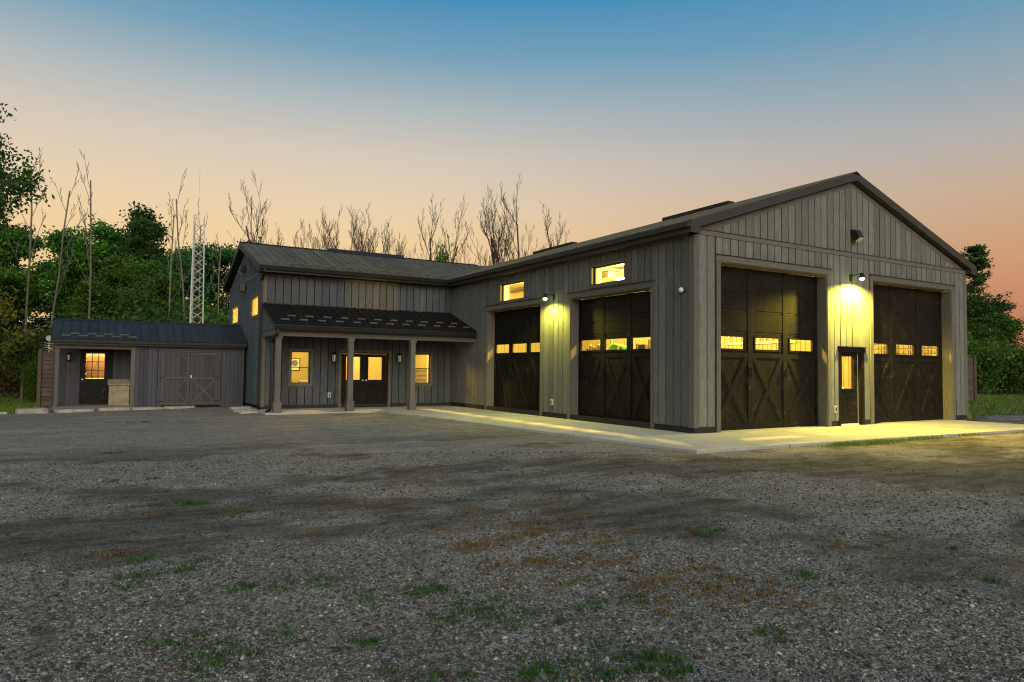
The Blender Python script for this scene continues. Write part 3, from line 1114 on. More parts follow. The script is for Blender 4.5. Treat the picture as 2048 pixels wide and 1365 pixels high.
downspout(wroof, [(X0 - .1, yg - .06, wez - .15), (X0 - .1, yg - .06, wez - .22), (X0 - .1, Y0 - .07, wez - .5), (X0 - .1, Y0 - .07, .1), (X0 - .15, Y0 - .35, -.02)], .09)


def snow_guard(parent, org, udir, vdir, nn):
    """low bar on two feet, lying across the seams"""
    if 'g' not in CUBE:
        mb = MB().box(-.135, .135, -.014, .014, .028, .066).box(-.11, -.095, -.012, .012, 0, .03).box(.095, .11, -.012, .012, 0, .03)
        me = mb.mesh('snow_guard')
        me.materials.append(M['guard'])
        CUBE['g'] = me
    u, v_ = Vector(udir).normalized(), Vector(vdir).normalized()
    o = bpy.data.objects.new('snow_guard', CUBE['g'])
    b = Vector(ROOTLOC[root_of(parent)])
    o.matrix_basis = Matrix.Translation(Vector(org) - b + nn * .018) @ Matrix((u, v_, u.cross(v_))).transposed().to_4x4()
    C.objects.link(o)
    o.parent = parent


vw = Vector((0, 1, SL)).normalized()
for i in range(11):
    for r_ in range(2):
        x = -7.0 + i * .62 + r_ * .31
        if x < -.4:
            d_ = .22 + .24 * r_
            snow_guard(wroof, Vector((x, yg, wez + .02)) + vw * d_, (1, 0, 0), vw, nn)

# porch: roof, beam, posts
porch = thing('porch', 'covered entry porch with three square posts and black metal roof', 'porch', (X0, 11.0, Z0))
py0, pz0, py1, pz1 = 10.98, 2.80, Y0 - .03, 3.60
psl = Vector((0, py1 - py0, pz1 - pz0))
pm = MB().prism([(X0 - .05, py0, pz0), (-.05, py0, pz0), (-.05, py1, pz1), (X0 - .05, py1, pz1)], (0, 0, -.03))
proof = pm.build('roof', 'roof_black', porch)
pn = roof_panels(proof, 'roof_black', (X0 - .08, py0 - .03, pz0 + .02), (1, 0, 0), psl, 7.25, psl.length, .3)
for i in range(12):
    for r_ in range(2):
        x = -6.95 + i * .6 + r_ * .3
        if x < -.25:
            snow_guard(proof, Vector((x, py0, pz0 + .02)) + psl.normalized() * (.28 + .46 * r_), (1, 0, 0), psl, pn)
for i, px_ in enumerate((-7.15, -4.76, -2.5)):
    po = MB().box(px_ - .09, px_ + .09, 11.12, 11.30, .3, 2.42).build('post', 'trim', porch, bevel=.008)
    MB().box(px_ - .125, px_ + .125, 11.085, 11.335, PADZ, .3).build('plinth', 'trim', po, bevel=.012)
    MB().box(px_ - .115, px_ + .115, 11.095, 11.325, 2.32, 2.42).build('cap', 'trim', po, bevel=.01)
piece('beam', 'trimh', porch, X0 - .03, -.05, 11.1, 11.32, 2.42, 2.64)
piece('end_beam', 'trimh', porch, X0 - .02, X0 + .14, 11.32, Y0 - .05, 2.45, 2.64)
piece('soffit', 'gutter', porch, X0 + .14, -.05, 11.0, Y0 - .05, 2.645, 2.68)
piece('fascia', 'gutter', porch, X0 - .06, -.05, 10.97, 10.99, 2.58, 2.79)
MB().prism([(X0 - .06, 10.968, 2.62), (X0 - .06, 10.87, 2.62), (X0 - .06, 10.84, 2.75), (X0 - .06, 10.86, 2.76), (X0 - .06, 10.968, 2.75)], (7.2, 0, 0)).build('gutter', 'gutter', porch)
downspout(porch, [(X0 + .0, 10.9, 2.62), (X0 + .0, 10.9, 2.5), (X0 - .06, 11.3, 2.3), (X0 - .06, 11.42, 2.2), (X0 - .06, 11.42, .05), (X0 - .2, 11.3, -.04)], .085)
# little triangular end panel of the porch roof
boards(porch, 'siding_gable', 'y', X0 + .0, -1, 11.02, Y0 - .05, 2.645, lambda v: pz0 - .03 + (v - py0) * (pz1 - pz0) / (py1 - py0), [], .22)
MB().prism([(X0 - .07, py0, pz0 - .12), (X0 - .07, py1, pz1 - .12), (X0 - .07, py1, pz1 + .02), (X0 - .07, py0, pz0 + .02)], (.025, 0, 0)).build('rake_board', 'gutter', proof)
piece('wall_flashing', 'blackmetal', proof, X0, -.05, Y0 - .045, Y0 - .005, 3.56, 3.66)
# double entry doors
for a, b, lab in ((DD[0] + .06, (DD[0] + DD[1]) / 2 - .004, 'left'), ((DD[0] + DD[1]) / 2 + .004, DD[1] - .06, 'right')):
    mid = (a + b) / 2
    g_ = (mid - .27, mid + .27, .97, 1.82)
    lf_ = wall(MB(), 'x', Y0 + .08, Y0 + .125, a, b, 0, 1.94, [g_]).build('entry_door', 'door', wing)
    ring(MB(), 'x', Y0 + .066, Y0 + .08, g_[0], g_[1], g_[2], g_[3], .04).build('glazing_frame', 'door', lf_)
    MB().box(g_[0], g_[1], Y0 + .1, Y0 + .106, g_[2], g_[3]).build('pane', 'glass', lf_)
    for c0 in (mid - .29, mid + .05):
        ring(MB(), 'x', Y0 + .072, Y0 + .08, c0, c0 + .24, .16, .76, .02).build('panel_moulding', 'door', lf_)
    kx = b - .06 if lab == 'left' else a + .06
    MB().lathe((kx, Y0 + .02, .95), [(.028, 0), (.03, .02), (.012, .03), (.012, .06)], 10, 'y').build('door_knob', 'galv', lf_)
ring(MB(), 'x', Y0 - .05, Y0 + .02, DD[0], DD[1], DD[2], DD[3], .1, False).build('door_casing', 'trim', wfront)
ring(MB(), 'x', Y0 + .02, Y0 + .13, DD[0] + .045, DD[1] - .045, DD[2], DD[3] - .045, .045, False).build('door_jamb', 'door', wfront)
piece('threshold', 'galv', wfront, DD[0] + .045, DD[1] - .045, Y0 - .02, Y0 + .14, Z0, -.003)
piece('window_sill', 'trimh', wfront, W1[0] - .12, W1[1] + .12, Y0 - .08, Y0 - .05, W1[2] - .1, W1[2] - .06)

# ------------------------------------------------------------------ shed
SX0, SX1, SY0, SY1 = -13.4, -7.4, 15.9, 19.1
SB0 = -.13
shed = thing('garden_shed', 'low dark shed with corner porch and crossbuck double doors', 'shed', (SX0, SY0, SB0))
PX = -11.13
PB = 17.2
sdr = (-12.70, -11.68, 0.0, 1.96)
sh = MB()
sh.box(PX, SX1, SY0, SY0 + .1, SB0, 2.2)
sh.box(PX, PX + .1, SY0 + .1, PB, SB0, 2.2)
wall(sh, 'x', PB, PB + .1, SX0, PX + .1, SB0, 2.3, [sdr])
sh.box(SX0, SX0 + .1, PB + .1, SY1, SB0, 2.2).box(SX1 - .1, SX1, SY0 + .1, SY1, SB0, 2.2).box(SX0 + .1, SX1 - .1, SY1 - .1, SY1, SB0, 2.2)
RS = 17.5
for xx in (SX0, SX1 - .1):
    sh.prism([(xx, SY0, 2.2), (xx, SY1, 2.2), (xx, RS, 2.85)], (.1, 0, 0))
swall = sh.build('wall', 'backing', shed)
lin_ = wall(MB(), 'x', PB + .1, PB + .12, SX0 + .1, PX + 1.3, 0, 2.2, [sdr])
lin_.box(SX0 + .1, SX1 - .1, SY1 - .13, SY1 - .1, 0, 2.2).box(SX0 + .1, SX0 + .12, PB + .12, SY1 - .13, 0, 2.2).box(PX + 1.2, PX + 1.25, PB + .12, SY1 - .13, 0, 2.2).box(SX0 + .02, SX1 - .02, SY0 + .02, SY1 - .02, 2.2, 2.24)
lin_.build('interior_lining', 'cream', shed)
ddh = (-10.22, -8.3, 0.0, 1.92)
boards(swall, 'siding_shed', 'x', SY0, -1, PX + .1, SX1 - .09, SB0 + .03, 2.14, [(ddh[0] - .1, ddh[1] + .1, SB0, ddh[3] + .1)], .135, .008, .018)
boards(swall, 'siding_shed', 'x', PB, -1, SX0 + .02, PX, .0, 2.14, [(sdr[0] - .09, sdr[1] + .09, -.01, sdr[3] + .09)], .135, .008, .018)
boards(swall, 'siding_shed', 'y', PX, -1, SY0 + .1, PB, .0, 2.14, [], .135, .008, .018)
piece('corner_board', 'siding_shed', swall, SX1 - .09, SX1, SY0 - .03, SY0, SB0, 2.14)
piece('corner_board', 'trim', swall, PX - .03, PX + .1, SY0 - .035, SY0, SB0, 2.1)
piece('header_beam', 'trim', shed, SX0 - .02, PX + .1, SY0 - .03, SY0 + .1, 1.97, 2.13)
piece('fascia', 'gutter', shed, SX0 - .05, SX1 + .02, SY0 - .21, SY0 - .19, 2.1, 2.24)
piece('soffit', 'gutter', shed, SX0 - .05, SX1 + .02, SY0 - .19, SY0 + .0, 2.13, 2.15)
for x in (SX0 + .01, ):
    piece('porch_post', 'trim', shed, x, x + .11, SY0 - .01, SY0 + .1, .02, 1.97)
piece('side_rail_post', 'gutter', shed, SX0 - .06, SX0 - .005, SY0 + .02, SY0 + .09, SB0, 2.1)
for i in range(9):
    y = SY0 - .06 + i * .14
    piece('deck_board', 'trimh', shed, SX0 - .03, PX, y, y + .132, -.012, .02)
piece('deck_rim', 'trimh', shed, SX0 - .03, PX + .0, SY0 - .09, SY0 - .062, -.12, .018)
piece('deck_rim', 'trimh', shed, SX0 - .055, SX0 - .03, SY0 - .06, PB, -.12, .018)
piece('skirt', 'base', shed, SX0, PX, SY0 - .03, SY0 + .05, SB0 - .12, -.12)
# roof
sez, srz, sye = 2.27, 3.02, SY0 - .22
sm = MB()
sm.prism([(SX0 - .1, sye, sez), (SX1 + .05, sye, sez), (SX1 + .05, RS, srz), (SX0 - .1, RS, srz)], (0, 0, -.03))
sm.prism([(SX0 - .1, SY1 + .2, sez - .02), (SX1 + .05, SY1 + .2, sez - .02), (SX1 + .05, RS, srz), (SX0 - .1, RS, srz)], (0, 0, -.03))
sroof = sm.build('roof', 'roof_shed', shed)
sv = Vector((0, RS - sye, srz - sez))
sn = roof_panels(sroof, 'roof_shed', (SX0 - .12, sye - .02, sez + .02), (1, 0, 0), sv, 6.2, sv.length, .27)
MB().prism([(SX0 - .12, RS - .14, srz - .02), (SX0 - .12, RS, srz + .06), (SX0 - .12, RS + .14, srz - .02)], (6.2, 0, 0)).build('ridge_cap', 'roof_shed', sroof)
MB().prism([(SX0 - .13, sye, sez - .14), (SX0 - .13, RS, srz - .14), (SX0 - .13, RS, srz + .02), (SX0 - .13, sye, sez + .02)], (.025, 0, 0)).build('rake_board', 'gutter', sroof)
MB().prism([(SX0 - .1, sye - .003, sez - .1), (SX0 - .1, sye - .08, sez - .1), (SX0 - .1, sye - .1, sez - .01), (SX0 - .1, sye - .003, sez - .01)], (6.15, 0, 0)).build('gutter', 'fascia', sroof)
for i in range(5):
    for r_ in range(2):
        x = -13.1 + i * .49 + r_ * .25
        if not (i == 4 and r_):
            snow_guard(sroof, Vector((x, sye, sez + .02)) + sv.normalized() * (.16 + .2 * r_), (1, 0, 0), sv, sn)
# nine-light door
g9 = (-12.53, -11.95, .93, 1.83)
d9 = wall(MB(), 'x', PB + .02, PB + .06, sdr[0], sdr[1], .0, 1.96, [g9]).build('entry_door', 'door', shed)
ring(MB(), 'x', PB + .005, PB + .02, g9[0], g9[1], g9[2], g9[3], .04).build('glazing_frame', 'door', d9)
for i in range(3):
    for j in range(3):
        wx, wz = (g9[1] - g9[0]) / 3, (g9[3] - g9[2]) / 3
        MB().box(g9[0] + i * wx + .01, g9[0] + (i + 1) * wx - .01, PB + .034, PB + .04, g9[2] + j * wz + .01, g9[2] + (j + 1) * wz - .01).build('pane', 'glass', d9)
mb = MB()
for i in (1, 2):
    mb.box(g9[0] + i * wx - .012, g9[0] + i * wx + .012, PB + .02, PB + .05, g9[2], g9[3])
    mb.box(g9[0], g9[1], PB + .0205, PB + .0495, g9[2] + i * wz - .012, g9[2] + i * wz + .012)
mb.build('muntin', 'door', d9)
piece('glow_diffuser', 'diffuser', d9, g9[0] + .01, g9[1] - .01, PB + .056, PB + .06, g9[2] + .01, g9[3] - .01)  # added sheet behind the nine panes, spreads the lamp's glow
for c0 in (-12.5, -12.14):
    ring(MB(), 'x', PB + .012, PB + .02, c0, c0 + .26, .22, .7, .022).build('panel_moulding', 'door', d9)
    MB().box(c0 + .05, c0 + .21, PB + .008, PB + .02, .27, .65).build('raised_panel', 'door', d9)
MB().lathe((-12.62, PB - .04, .9), [(.028, 0), (.032, .02), (.012, .03), (.012, .06)], 10, 'y').build('door_knob', 'galv', d9)
ring(MB(), 'x', PB - .03, PB + .02, sdr[0], sdr[1], .0, sdr[3], .09, False).build('door_casing', 'siding_shed', swall)
# crossbuck double doors
ring(MB(), 'x', SY0 - .04, SY0, ddh[0], ddh[1], ddh[2] - .03, ddh[3], .08, False).build('door_casing', 'siding_shed', swall)
piece('door_header', 'siding_shed', swall, ddh[0] - .13, ddh[1] + .13, SY0 - .055, SY0, ddh[3] + .08, ddh[3] + .13)
dm = (ddh[0] + ddh[1]) / 2
for a, b, sg in ((ddh[0] + .01, dm - .006, 1), (dm + .006, ddh[1] - .01, -1)):
    lf_ = MB().box(a, b, SY0 - .02, SY0 - .001, .0, ddh[3] - .01).build('barn_door', 'backing', shed)
    n_ = 6
    for i in range(n_):
        wv = (b - a) / n_
        piece('plank', 'siding_shed', lf_, a + i * wv + .003, a + (i + 1) * wv - .003, SY0 - .035, SY0 - .02, .01, ddh[3] - .015)
    f0, f1 = SY0 - .036, SY0 - .06
    for q in ((a, a + .09, .0, ddh[3] - .01), (b - .09, b, .0, ddh[3] - .01)):
        piece('stile', 'trim_shed', lf_, q[0], q[1], f0, f1, q[2], q[3])
    for z in (.0, .93, ddh[3] - .1):
        piece('rail', 'trim_shed', lf_, a + .09, b - .09, f0, f1 + .002, z, z + .09)
    for p_, q_, dd in (((a + .1, .1), (b - .1, .92), 0), ((a + .1, .92), (b - .1, .1), .003)):
        MB().bar((p_[0], SY0 - .045 - dd, p_[1]), (q_[0], SY0 - .045 - dd, q_[1]), .02, .07, (0, 0, 1)).build('brace', 'trim_shed', lf_)
    for x0, x1 in ((a + .09, a + .25), (b - .09, b - .25)):
        MB().bar((x0, SY0 - .046, 1.66), (x1, SY0 - .046, 1.82), .018, .05).build('corner_brace', 'trim_shed', lf_)
    hx = a if sg > 0 else b
    for z in (.12, .97):
        piece('strap_hinge', 'blackmetal', lf_, hx - .05 * sg, hx + .12 * sg, SY0 - .066, SY0 - .061, z, z + .05)
piece('latch', 'galv', lf_, dm + .02, dm + .06, SY0 - .075, SY0 - .061, .98, 1.08)

ORD = ['first', 'second', 'third', 'fourth', 'fifth', 'sixth', 'seventh', 'eighth', 'ninth', 'tenth', 'eleventh', 'twelfth', 'thirteenth', 'fourteenth', 'fifteenth', 'sixteenth',
       'seventeenth', 'eighteenth', 'nineteenth', 'twentieth', 'twenty-first', 'twenty-second', 'twenty-third', 'twenty-fourth', 'twenty-fifth', 'twenty-sixth', 'twenty-seventh', 'twenty-eighth']


# ------------------------------------------------------------------ lamps
def high_bay(loc, label, power):
    x, y, z = loc
    o = thing('ceiling_lamp', label, 'lamp', (x, y, z), 'lamps hanging inside the garage')
    mb = MB().lathe((x, y, z), [(.17, -.02), (.16, .02), (.07, .14), (.045, .2)], 16)
    mb.build('lamp_shade', 'galv', o, smooth=True)
    MB().tube((x, y, z + .2), (x, y, 4.72), .015, n=6).build('hanger', 'blackmetal', o)
    MB().lathe((x, y, z), [(.04, -.17), (.11, -.14), (.145, -.08), (.14, -.021)], 16).build('bulb', 'bulb', o, smooth=True)
    point_light('lamp_light', (x, y, z - .27), power, LAMP, .09, o, (x, y, z))


P0 = 2300
high_bay((2.2, 5.4, 4.42), 'bright ceiling lamp seen through the high window above a side garage door', P0)
for x, y, lb in ((2.2, 1.9, 'ceiling lamp inside the garage near the front corner'), (2.2, 8.9, 'ceiling lamp inside the garage behind the small high window'),
                 (2.2, 16.0, 'ceiling lamp deep inside the garage beside the wing'), (8.2, 3.0, 'ceiling lamp behind the far gable door'),
                 (8.2, 9.5, 'ceiling lamp in the middle of the garage'), (8.2, 16.5, 'ceiling lamp at the back of the garage')):
    high_bay((x, y, 4.42), lb, P0 * (1 if x < 3 else 1.2))


def room_lamp(loc, ztop, label, power, col=LAMP):
    x, y, z = loc
    o = thing('flush_lamp', label, 'lamp', (x, y, z), 'lamps inside the wing and shed')
    MB().lathe((x, y, z), [(.05, -.09), (.13, -.06), (.16, 0)], 16).build('lamp_globe', 'bulb', o, smooth=True)
    MB().lathe((x, y, z), [(.18, 0), (.18, ztop - z)], 16).build('ceiling_plate', 'whiteplastic', o)
    point_light('lamp_light', (x, y, z - .2), power, col, .1, o, (x, y, z))


room_lamp((-5.6, 15.0, 2.58), 2.62, 'ceiling lamp in the room behind the left porch window', 420)
room_lamp((-2.2, 15.2, 2.58), 2.62, 'ceiling lamp in the room behind the double doors', 560)
room_lamp((-5.3, 15.2, 4.66), 4.70, 'upstairs lamp nearest the front corner of the wing', 520)
room_lamp((-5.3, 18.9, 4.66), 4.70, 'upstairs lamp at the rear of the wing', 420)
room_lamp((-12.2, 18.2, 2.15), 2.2, 'lamp glowing inside the shed behind the nine-pane door', 1800, (1.0, .46, .14))


def sconce(base, nrm, label, power, spot_col):
    """small downlight on a wall bracket: plate, arm, conical hood, glowing bulb; a real spot light below the hood"""
    b, n_ = Vector(base), Vector(nrm)
    o = thing('wall_light', label, 'wall light', tuple(b), 'lit lamps on the garage walls')
    sx = Vector((n_.y, n_.x, 0))
    p_ = b + n_ * .02
    MB().bar(b + Vector((0, 0, -.09)), b + Vector((0, 0, .09)), .12, .03, n_).build('back_plate', 'blackmetal', o)
    c_ = b + n_ * .34 + Vector((0, 0, .02))
    MB().bar(b + Vector((0, 0, .05)), c_ + Vector((0, 0, .07)), .025).build('arm', 'blackmetal', o)
    MB().lathe(tuple(c_), [(.095, -.06), (.09, -.05), (.05, .05), (.03, .08)], 14).build('lamp_hood', 'blackmetal', o, smooth=True)
    MB().lathe(tuple(c_), [(.02, -.125), (.05, -.11), (.06, -.085), (.05, -.061)], 12).build('bulb', 'bulb_green', o, smooth=True)
    l_ = bpy.data.lights.new('lamp_light', 'SPOT')
    l_.energy = power
    l_.color = spot_col
    l_.spot_size = R(165)
    l_.spot_blend = .6
    l_.shadow_soft_size = .04
    lo = bpy.data.objects.new('lamp_light', l_)
    lo.location = c_ - b + Vector((0, 0, -.15)) + n_ * .02
    C.objects.link(lo)
    lo.parent = o


sconce((6.05, -.04, 4.10), (0, -1, 0), 'glaring yellow wall light between the two gable garage doors', 2500, (1.0, .78, .07))
sconce((-.035, 5.85, 3.66), (-1, 0, 0), 'small glowing wall light between the two side garage doors', 480, (.95, .86, .09))


def barn_light(base, nrm, label):
    b, n_ = Vector(base), Vector(nrm)
    o = thing('flood_light', label, 'flood light', tuple(b), 'unlit lights up in the gables')
    MB().bar(b + Vector((0, 0, .02)), b + Vector((0, 0, .26)), .18, .06, n_).build('back_box', 'blackmetal', o)
    c_ = b + n_ * .03
    mb = MB()
    prof = [Vector((0, 0, .24)), Vector((0, 0, -.06))]
    s_ = n_.cross(Vector((0, 0, 1)))
    pts = [c_ + Vector((0, 0, .24)), c_ + n_ * .16 + Vector((0, 0, .22)), c_ + n_ * .26 + Vector((0, 0, .0)), c_ + n_ * .12 + Vector((0, 0, -.1)), c_ + Vector((0, 0, -.02))]
    MB().prism([q - s_ * .11 for q in pts], s_ * .22).build('housing', 'blackmetal', o, bevel=.02)
    q = [c_ + n_ * .262 + Vector((0, 0, -.015)), c_ + n_ * .13 + Vector((0, 0, -.108))]
    MB().prism([q[0] - s_ * .09, q[1] - s_ * .09, q[1] + s_ * .09, q[0] + s_ * .09], (n_ * .5 + Vector((0, 0, -.8))).normalized() * .012).build('lens', 'whiteplastic', o)


barn_light((6.15, -.03, 5.22), (0, -1, 0), 'dark flood light high in the garage gable')
barn_light((X0 - .03, 16.7, 5.15), (-1, 0, 0), 'pale-lensed flood light in the left gable of the wing')
o = thing('loudspeaker', 'dark box speaker under the belly band of the wing gable', 'speaker', (X0 - .03, 16.5, 4.3))
MB().prism([(X0 - .09, 16.36, 4.3), (X0 - .28, 16.4, 4.34), (X0 - .3, 16.4, 4.62), (X0 - .09, 16.36, 4.66)], (0, .26, 0)).build('cabinet', 'blackmetal', o, bevel=.015)
MB().box(X0 - .09, X0 - .03, 16.42, 16.56, 4.4, 4.54).build('bracket', 'blackmetal', o)


def lantern(base, nrm, label, s=1.0, group='carriage lanterns'):
    b, n_ = Vector(base), Vector(nrm)
    o = thing('wall_lantern', label, 'lantern', tuple(b), group)
    c_ = b + n_ * .14 * s
    MB().bar(b + Vector((0, 0, -.08 * s)), b + Vector((0, 0, .12 * s)), .1 * s, .03, n_).build('back_plate', 'blackmetal', o)
    MB().bar(b + Vector((0, 0, .08 * s)), c_ + Vector((0, 0, .16 * s)), .02).build('arm', 'blackmetal', o)
    MB().lathe(tuple(c_), [(.085 * s, .1 * s), (.09 * s, .115 * s), (.03 * s, .17 * s), (.012, .2 * s)], 6).build('roof', 'blackmetal', o)
    MB().lathe(tuple(c_), [(.05 * s, -.14 * s), (.06 * s, -.12 * s), (.06 * s, -.105 * s)], 6).build('base', 'blackmetal', o)
    mb = MB()
    for i in range(6):
        t_ = math.pi / 3 * i
        d0 = Vector((math.cos(t_), math.sin(t_), 0))
        mb = MB().bar(c_ + d0 * .055 * s + Vector((0, 0, -.11 * s)), c_ + d0 * .08 * s + Vector((0, 0, .105 * s)), .012)
        mb.build('cage_bar', 'blackmetal', o)
    MB().lathe(tuple(c_), [(.042 * s, -.1 * s), (.058 * s, .095 * s)], 6).build('glass', 'frosted', o)


M['frosted'] = mat_plain('frosted_glass', (.7, .68, .6), .25, var=.05, spec=.6)
lantern((-4.80, Y0 - .035, 1.76), (0, -1, 0), 'black carriage lantern left of the double doors', 1.25)
lantern((-2.28, Y0 - .035, 1.78), (0, -1, 0), 'black carriage lantern right of the double doors', 1.25)
lantern((-13.05, PB - .02, 1.68), (0, -1, 0), 'small lantern beside the nine-pane shed door', .9)


def outlet(base, nrm, label):
    b, n_ = Vector(base), Vector(nrm)
    s_ = n_.cross(Vector((0, 0, 1)))
    o = thing('outlet_cover', label, 'outlet', tuple(b), 'outlet covers on the walls')
    MB().bar(b + Vector((0, 0, -.09)), b + Vector((0, 0, .09)), .12, .05, n_).build('cover', 'whiteplastic', o, bevel=.008)
    MB().bar(b + n_ * .028 + Vector((0, 0, -.055)), b + n_ * .028 + Vector((0, 0, .055)), .05, .012, n_).build('flap', 'fascia', o)


outlet((-.06, 5.9, .42), (-1, 0, 0), 'white outlet cover low between the side garage doors')
outlet((5.27, -.06, .42), (0, -1, 0), 'white outlet cover beside the gable entry door')
outlet((-4.9, Y0 - .06, .42), (0, -1, 0), 'white outlet cover under the porch by the window')
o = thing('security_camera', 'small round camera on the side wall near the corner', 'camera', (-.03, .25, 3.35))
MB().tube((-.03, .25, 3.35), (-.12, .25, 3.36), .045, .05, 12).build('mount', 'fascia', o)
MB().lathe((-.17, .25, 3.36), [(.02, -.06), (.05, -.045), (.062, 0), (.05, .045), (.02, .06)], 12).build('dome', 'galv', o, smooth=True)
o = thing('corner_sensor', 'tiny white sensor on the far right corner of the garage', 'sensor', (W + .045, .1, 3.6))
MB().lathe((W + .1, .08, 3.6), [(.02, -.05), (.05, -.03), (.05, .03), (.02, .05)], 10).build('dome', 'whiteplastic', o)
MB().box(W + .045, W + .09, .05, .11, 3.58, 3.62).build('bracket', 'whiteplastic', o)

# things seen through the glass
M['green'] = mat_plain('green_paint', (.05, .32, .08), .4)
M['red'] = mat_plain('pinkish_wall', (.6, .3, .25), .6)
M['paper'] = mat_plain('paper', (.7, .68, .6), .8)
M['shelfgrey'] = mat_plain('shelf_steel', (.12, .12, .12), .5)
o = thing('storage_shelf', 'grey steel shelf of jars and boxes inside the side garage window', 'shelf', (1.6, 4.7, 0))
for z in (.5, 1.25, 1.98):
    piece('shelf_board', 'shelfgrey', o, 1.3, 1.9, 3.0, 6.5, z, z + .04)
for x in (1.32, 1.86):
    for y in (3.02, 6.44):
        piece('upright', 'shelfgrey', o, x, x + .04, y, y + .04, 0, 2.3)
for i in range(7):
    y = 5.45 + i * .14
    q = tag(MB().lathe((1.6, y, 2.02), [(.045, 0), (.052, .02), (.052, .1 + .05 * (i % 3)), (.03, .14 + .05 * (i % 3)), (.03, .16 + .05 * (i % 3))], 10).build('jar', 'shelfgrey' if i % 3 else 'fence', base=(1.6, y, 2.02)), '%s jar from the porch end of the steel shelf inside the garage' % ORD[6 - i], 'jar', 'jars on the garage shelf')
o = thing('work_machine', 'bright green machine seen through the middle side-door window', 'machine', (1.6, 4.7, 2.02))
MB().prism([(1.45, 4.35, 2.02), (1.45, 5.0, 2.02), (1.45, 5.0, 2.16), (1.45, 4.8, 2.24), (1.45, 4.6, 2.2), (1.45, 4.35, 2.14)], (.3, 0, 0)).build('housing', 'green', o, bevel=.02)
MB().tube((1.55, 4.95, 2.1), (1.55, 5.05, 2.36), .03).build('handle', 'green', o)
MB().tube((1.44, 4.55, 2.1), (1.46, 4.55, 2.1), .06, n=12).build('cap', 'paper', o)
q = thing('parts_box', 'cardboard box and can on the shelf behind the third side-door window', 'box', (1.6, 3.5, 2.02))
MB().box(1.45, 1.75, 3.35, 3.65, 2.02, 2.18).build('carton', 'fence', q)
MB().lathe((1.6, 3.85, 2.02), [(.05, 0), (.05, .2)], 10).build('can', 'shelfgrey', q)
o = thing('unit_heater', 'dark heater box hung near the ceiling beside the bright lamp', 'heater', (2.4, 6.35, 4.3))
piece('casing', 'shelfgrey', o, 2.2, 2.7, 6.0, 6.5, 4.48, 4.68)
piece('duct', 'shelfgrey', o, 2.35, 2.5, 6.5, 12.6, 4.55, 4.66)
o = thing('wall_rack', 'rail rack on the far inner wall behind the right gable door', 'rack', (11.8, 2.6, 2.1))
for z in (2.22, 2.38, 2.55):
    piece('rail', 'shelfgrey', o, 11.72, 11.76, .6, 4.6, z, z + .03)
for k in range(9):
    piece('upright', 'shelfgrey', o, 11.76, 11.8, .65 + k * .48, .69 + k * .48, 2.0, 2.8)
o = thing('ladder', 'ladder hung level on the ribbed inner wall of the garage', 'ladder', (11.85, 8, 2.6))
for z in (2.62, 3.0):
    piece('rail', 'galv', o, 11.86, 11.92, 6.2, 9.8, z, z + .07)
for k in range(11):
    piece('rung', 'galv', o, 11.87, 11.91, 6.4 + k * .32, 6.44 + k * .32, 2.69, 3.0)
for i, (px_, pz_, s_) in enumerate(((-6.1, 1.5, .5), (-1.2, 1.55, .6))):
    o = thing('framed_picture', ('framed picture on the wall behind the left porch window', 'framed picture on the wall behind the right porch window')[i], 'picture', (px_ + .8, 17.28, pz_))
    ring(MB(), 'x', 17.26, 17.3, px_ + .6, px_ + .6 + s_, pz_ - .2, pz_ + .25, .03).build('frame', 'blackmetal', o)
    MB().box(px_ + .6, px_ + .6 + s_, 17.285, 17.295, pz_ - .2, pz_ + .25).build('print', 'paper', o)
o = thing('window_blind', 'half-lowered slatted blind in the right porch window', 'blind', (-1.24, Y0 + .24, .85))
for i in range(11):
    z = .88 + i * .05
    MB().prism([(-1.52, Y0 + .15, z), (-.96, Y0 + .15, z), (-.96, Y0 + .18, z + .022), (-1.52, Y0 + .18, z + .022)], (0, .002, .002)).build('slat', 'shelfgrey', o)
q = MB().lathe((-6.12, Y0 + .075, 1.55), [(.115, 0), (.115, .004)], 20, 'y').build('window_decal', 'paper', base=(-6.12, Y0 + .075, 1.55))
tag(q, 'white oval sticker on the upper sash of the left porch window', 'sticker')
o = thing('desk', 'desk and papers inside the left porch window', 'desk', (-5.7, 14.3, 0))
piece('desk_top', 'fence', o, -6.3, -4.9, 13.9, 14.6, .82, .86)
for x in (-6.25, -5.0):
    piece('desk_side', 'fence', o, x, x + .05, 13.95, 14.55, 0, .82)
piece('papers', 'paper', o, -5.75, -5.45, 14.0, 14.25, .86, .93)
o = tag(MB().box(-3.55, -2.6, 16.9, 17.28, 0, 2.2).build('cabinet', 'red', base=(-3.05, 17.1, 0)), 'pinkish cupboard seen through the right-hand entry door', 'cupboard')
o = thing('hanging_plant', 'leafy picture hung behind the gable entry door glass', 'plant', (6.6, .9, 1.2))
lf_v, lf_f = [], []
for i in range(60):
    a = random.uniform(0, 6.28)
    c_ = Vector((6.35 + random.uniform(-.22, .18), .8 + random.uniform(-.1, .1), 1.62 + random.uniform(-.28, .22)))
    d_ = Vector((math.cos(a), .2, math.sin(a))) * .07
    e_ = Vector((-math.sin(a), .1, math.cos(a))) * .025
    k0 = len(lf_v)
    lf_v += [c_ - d_, c_ + e_, c_ + d_, c_ - e_]
    lf_f.append((k0, k0 + 1, k0 + 2, k0 + 3))
MB().add(lf_v, lf_f).build('leaf', 'leafdark', o)
MB().lathe((6.38, .8, 1.1), [(.09, 0), (.13, .2), (.14, .22)], 12).build('pot', 'fence', o)
MB().tube((6.38, .8, 1.32), (6.38, .8, 1.9), .008).build('stem', 'bark', o)

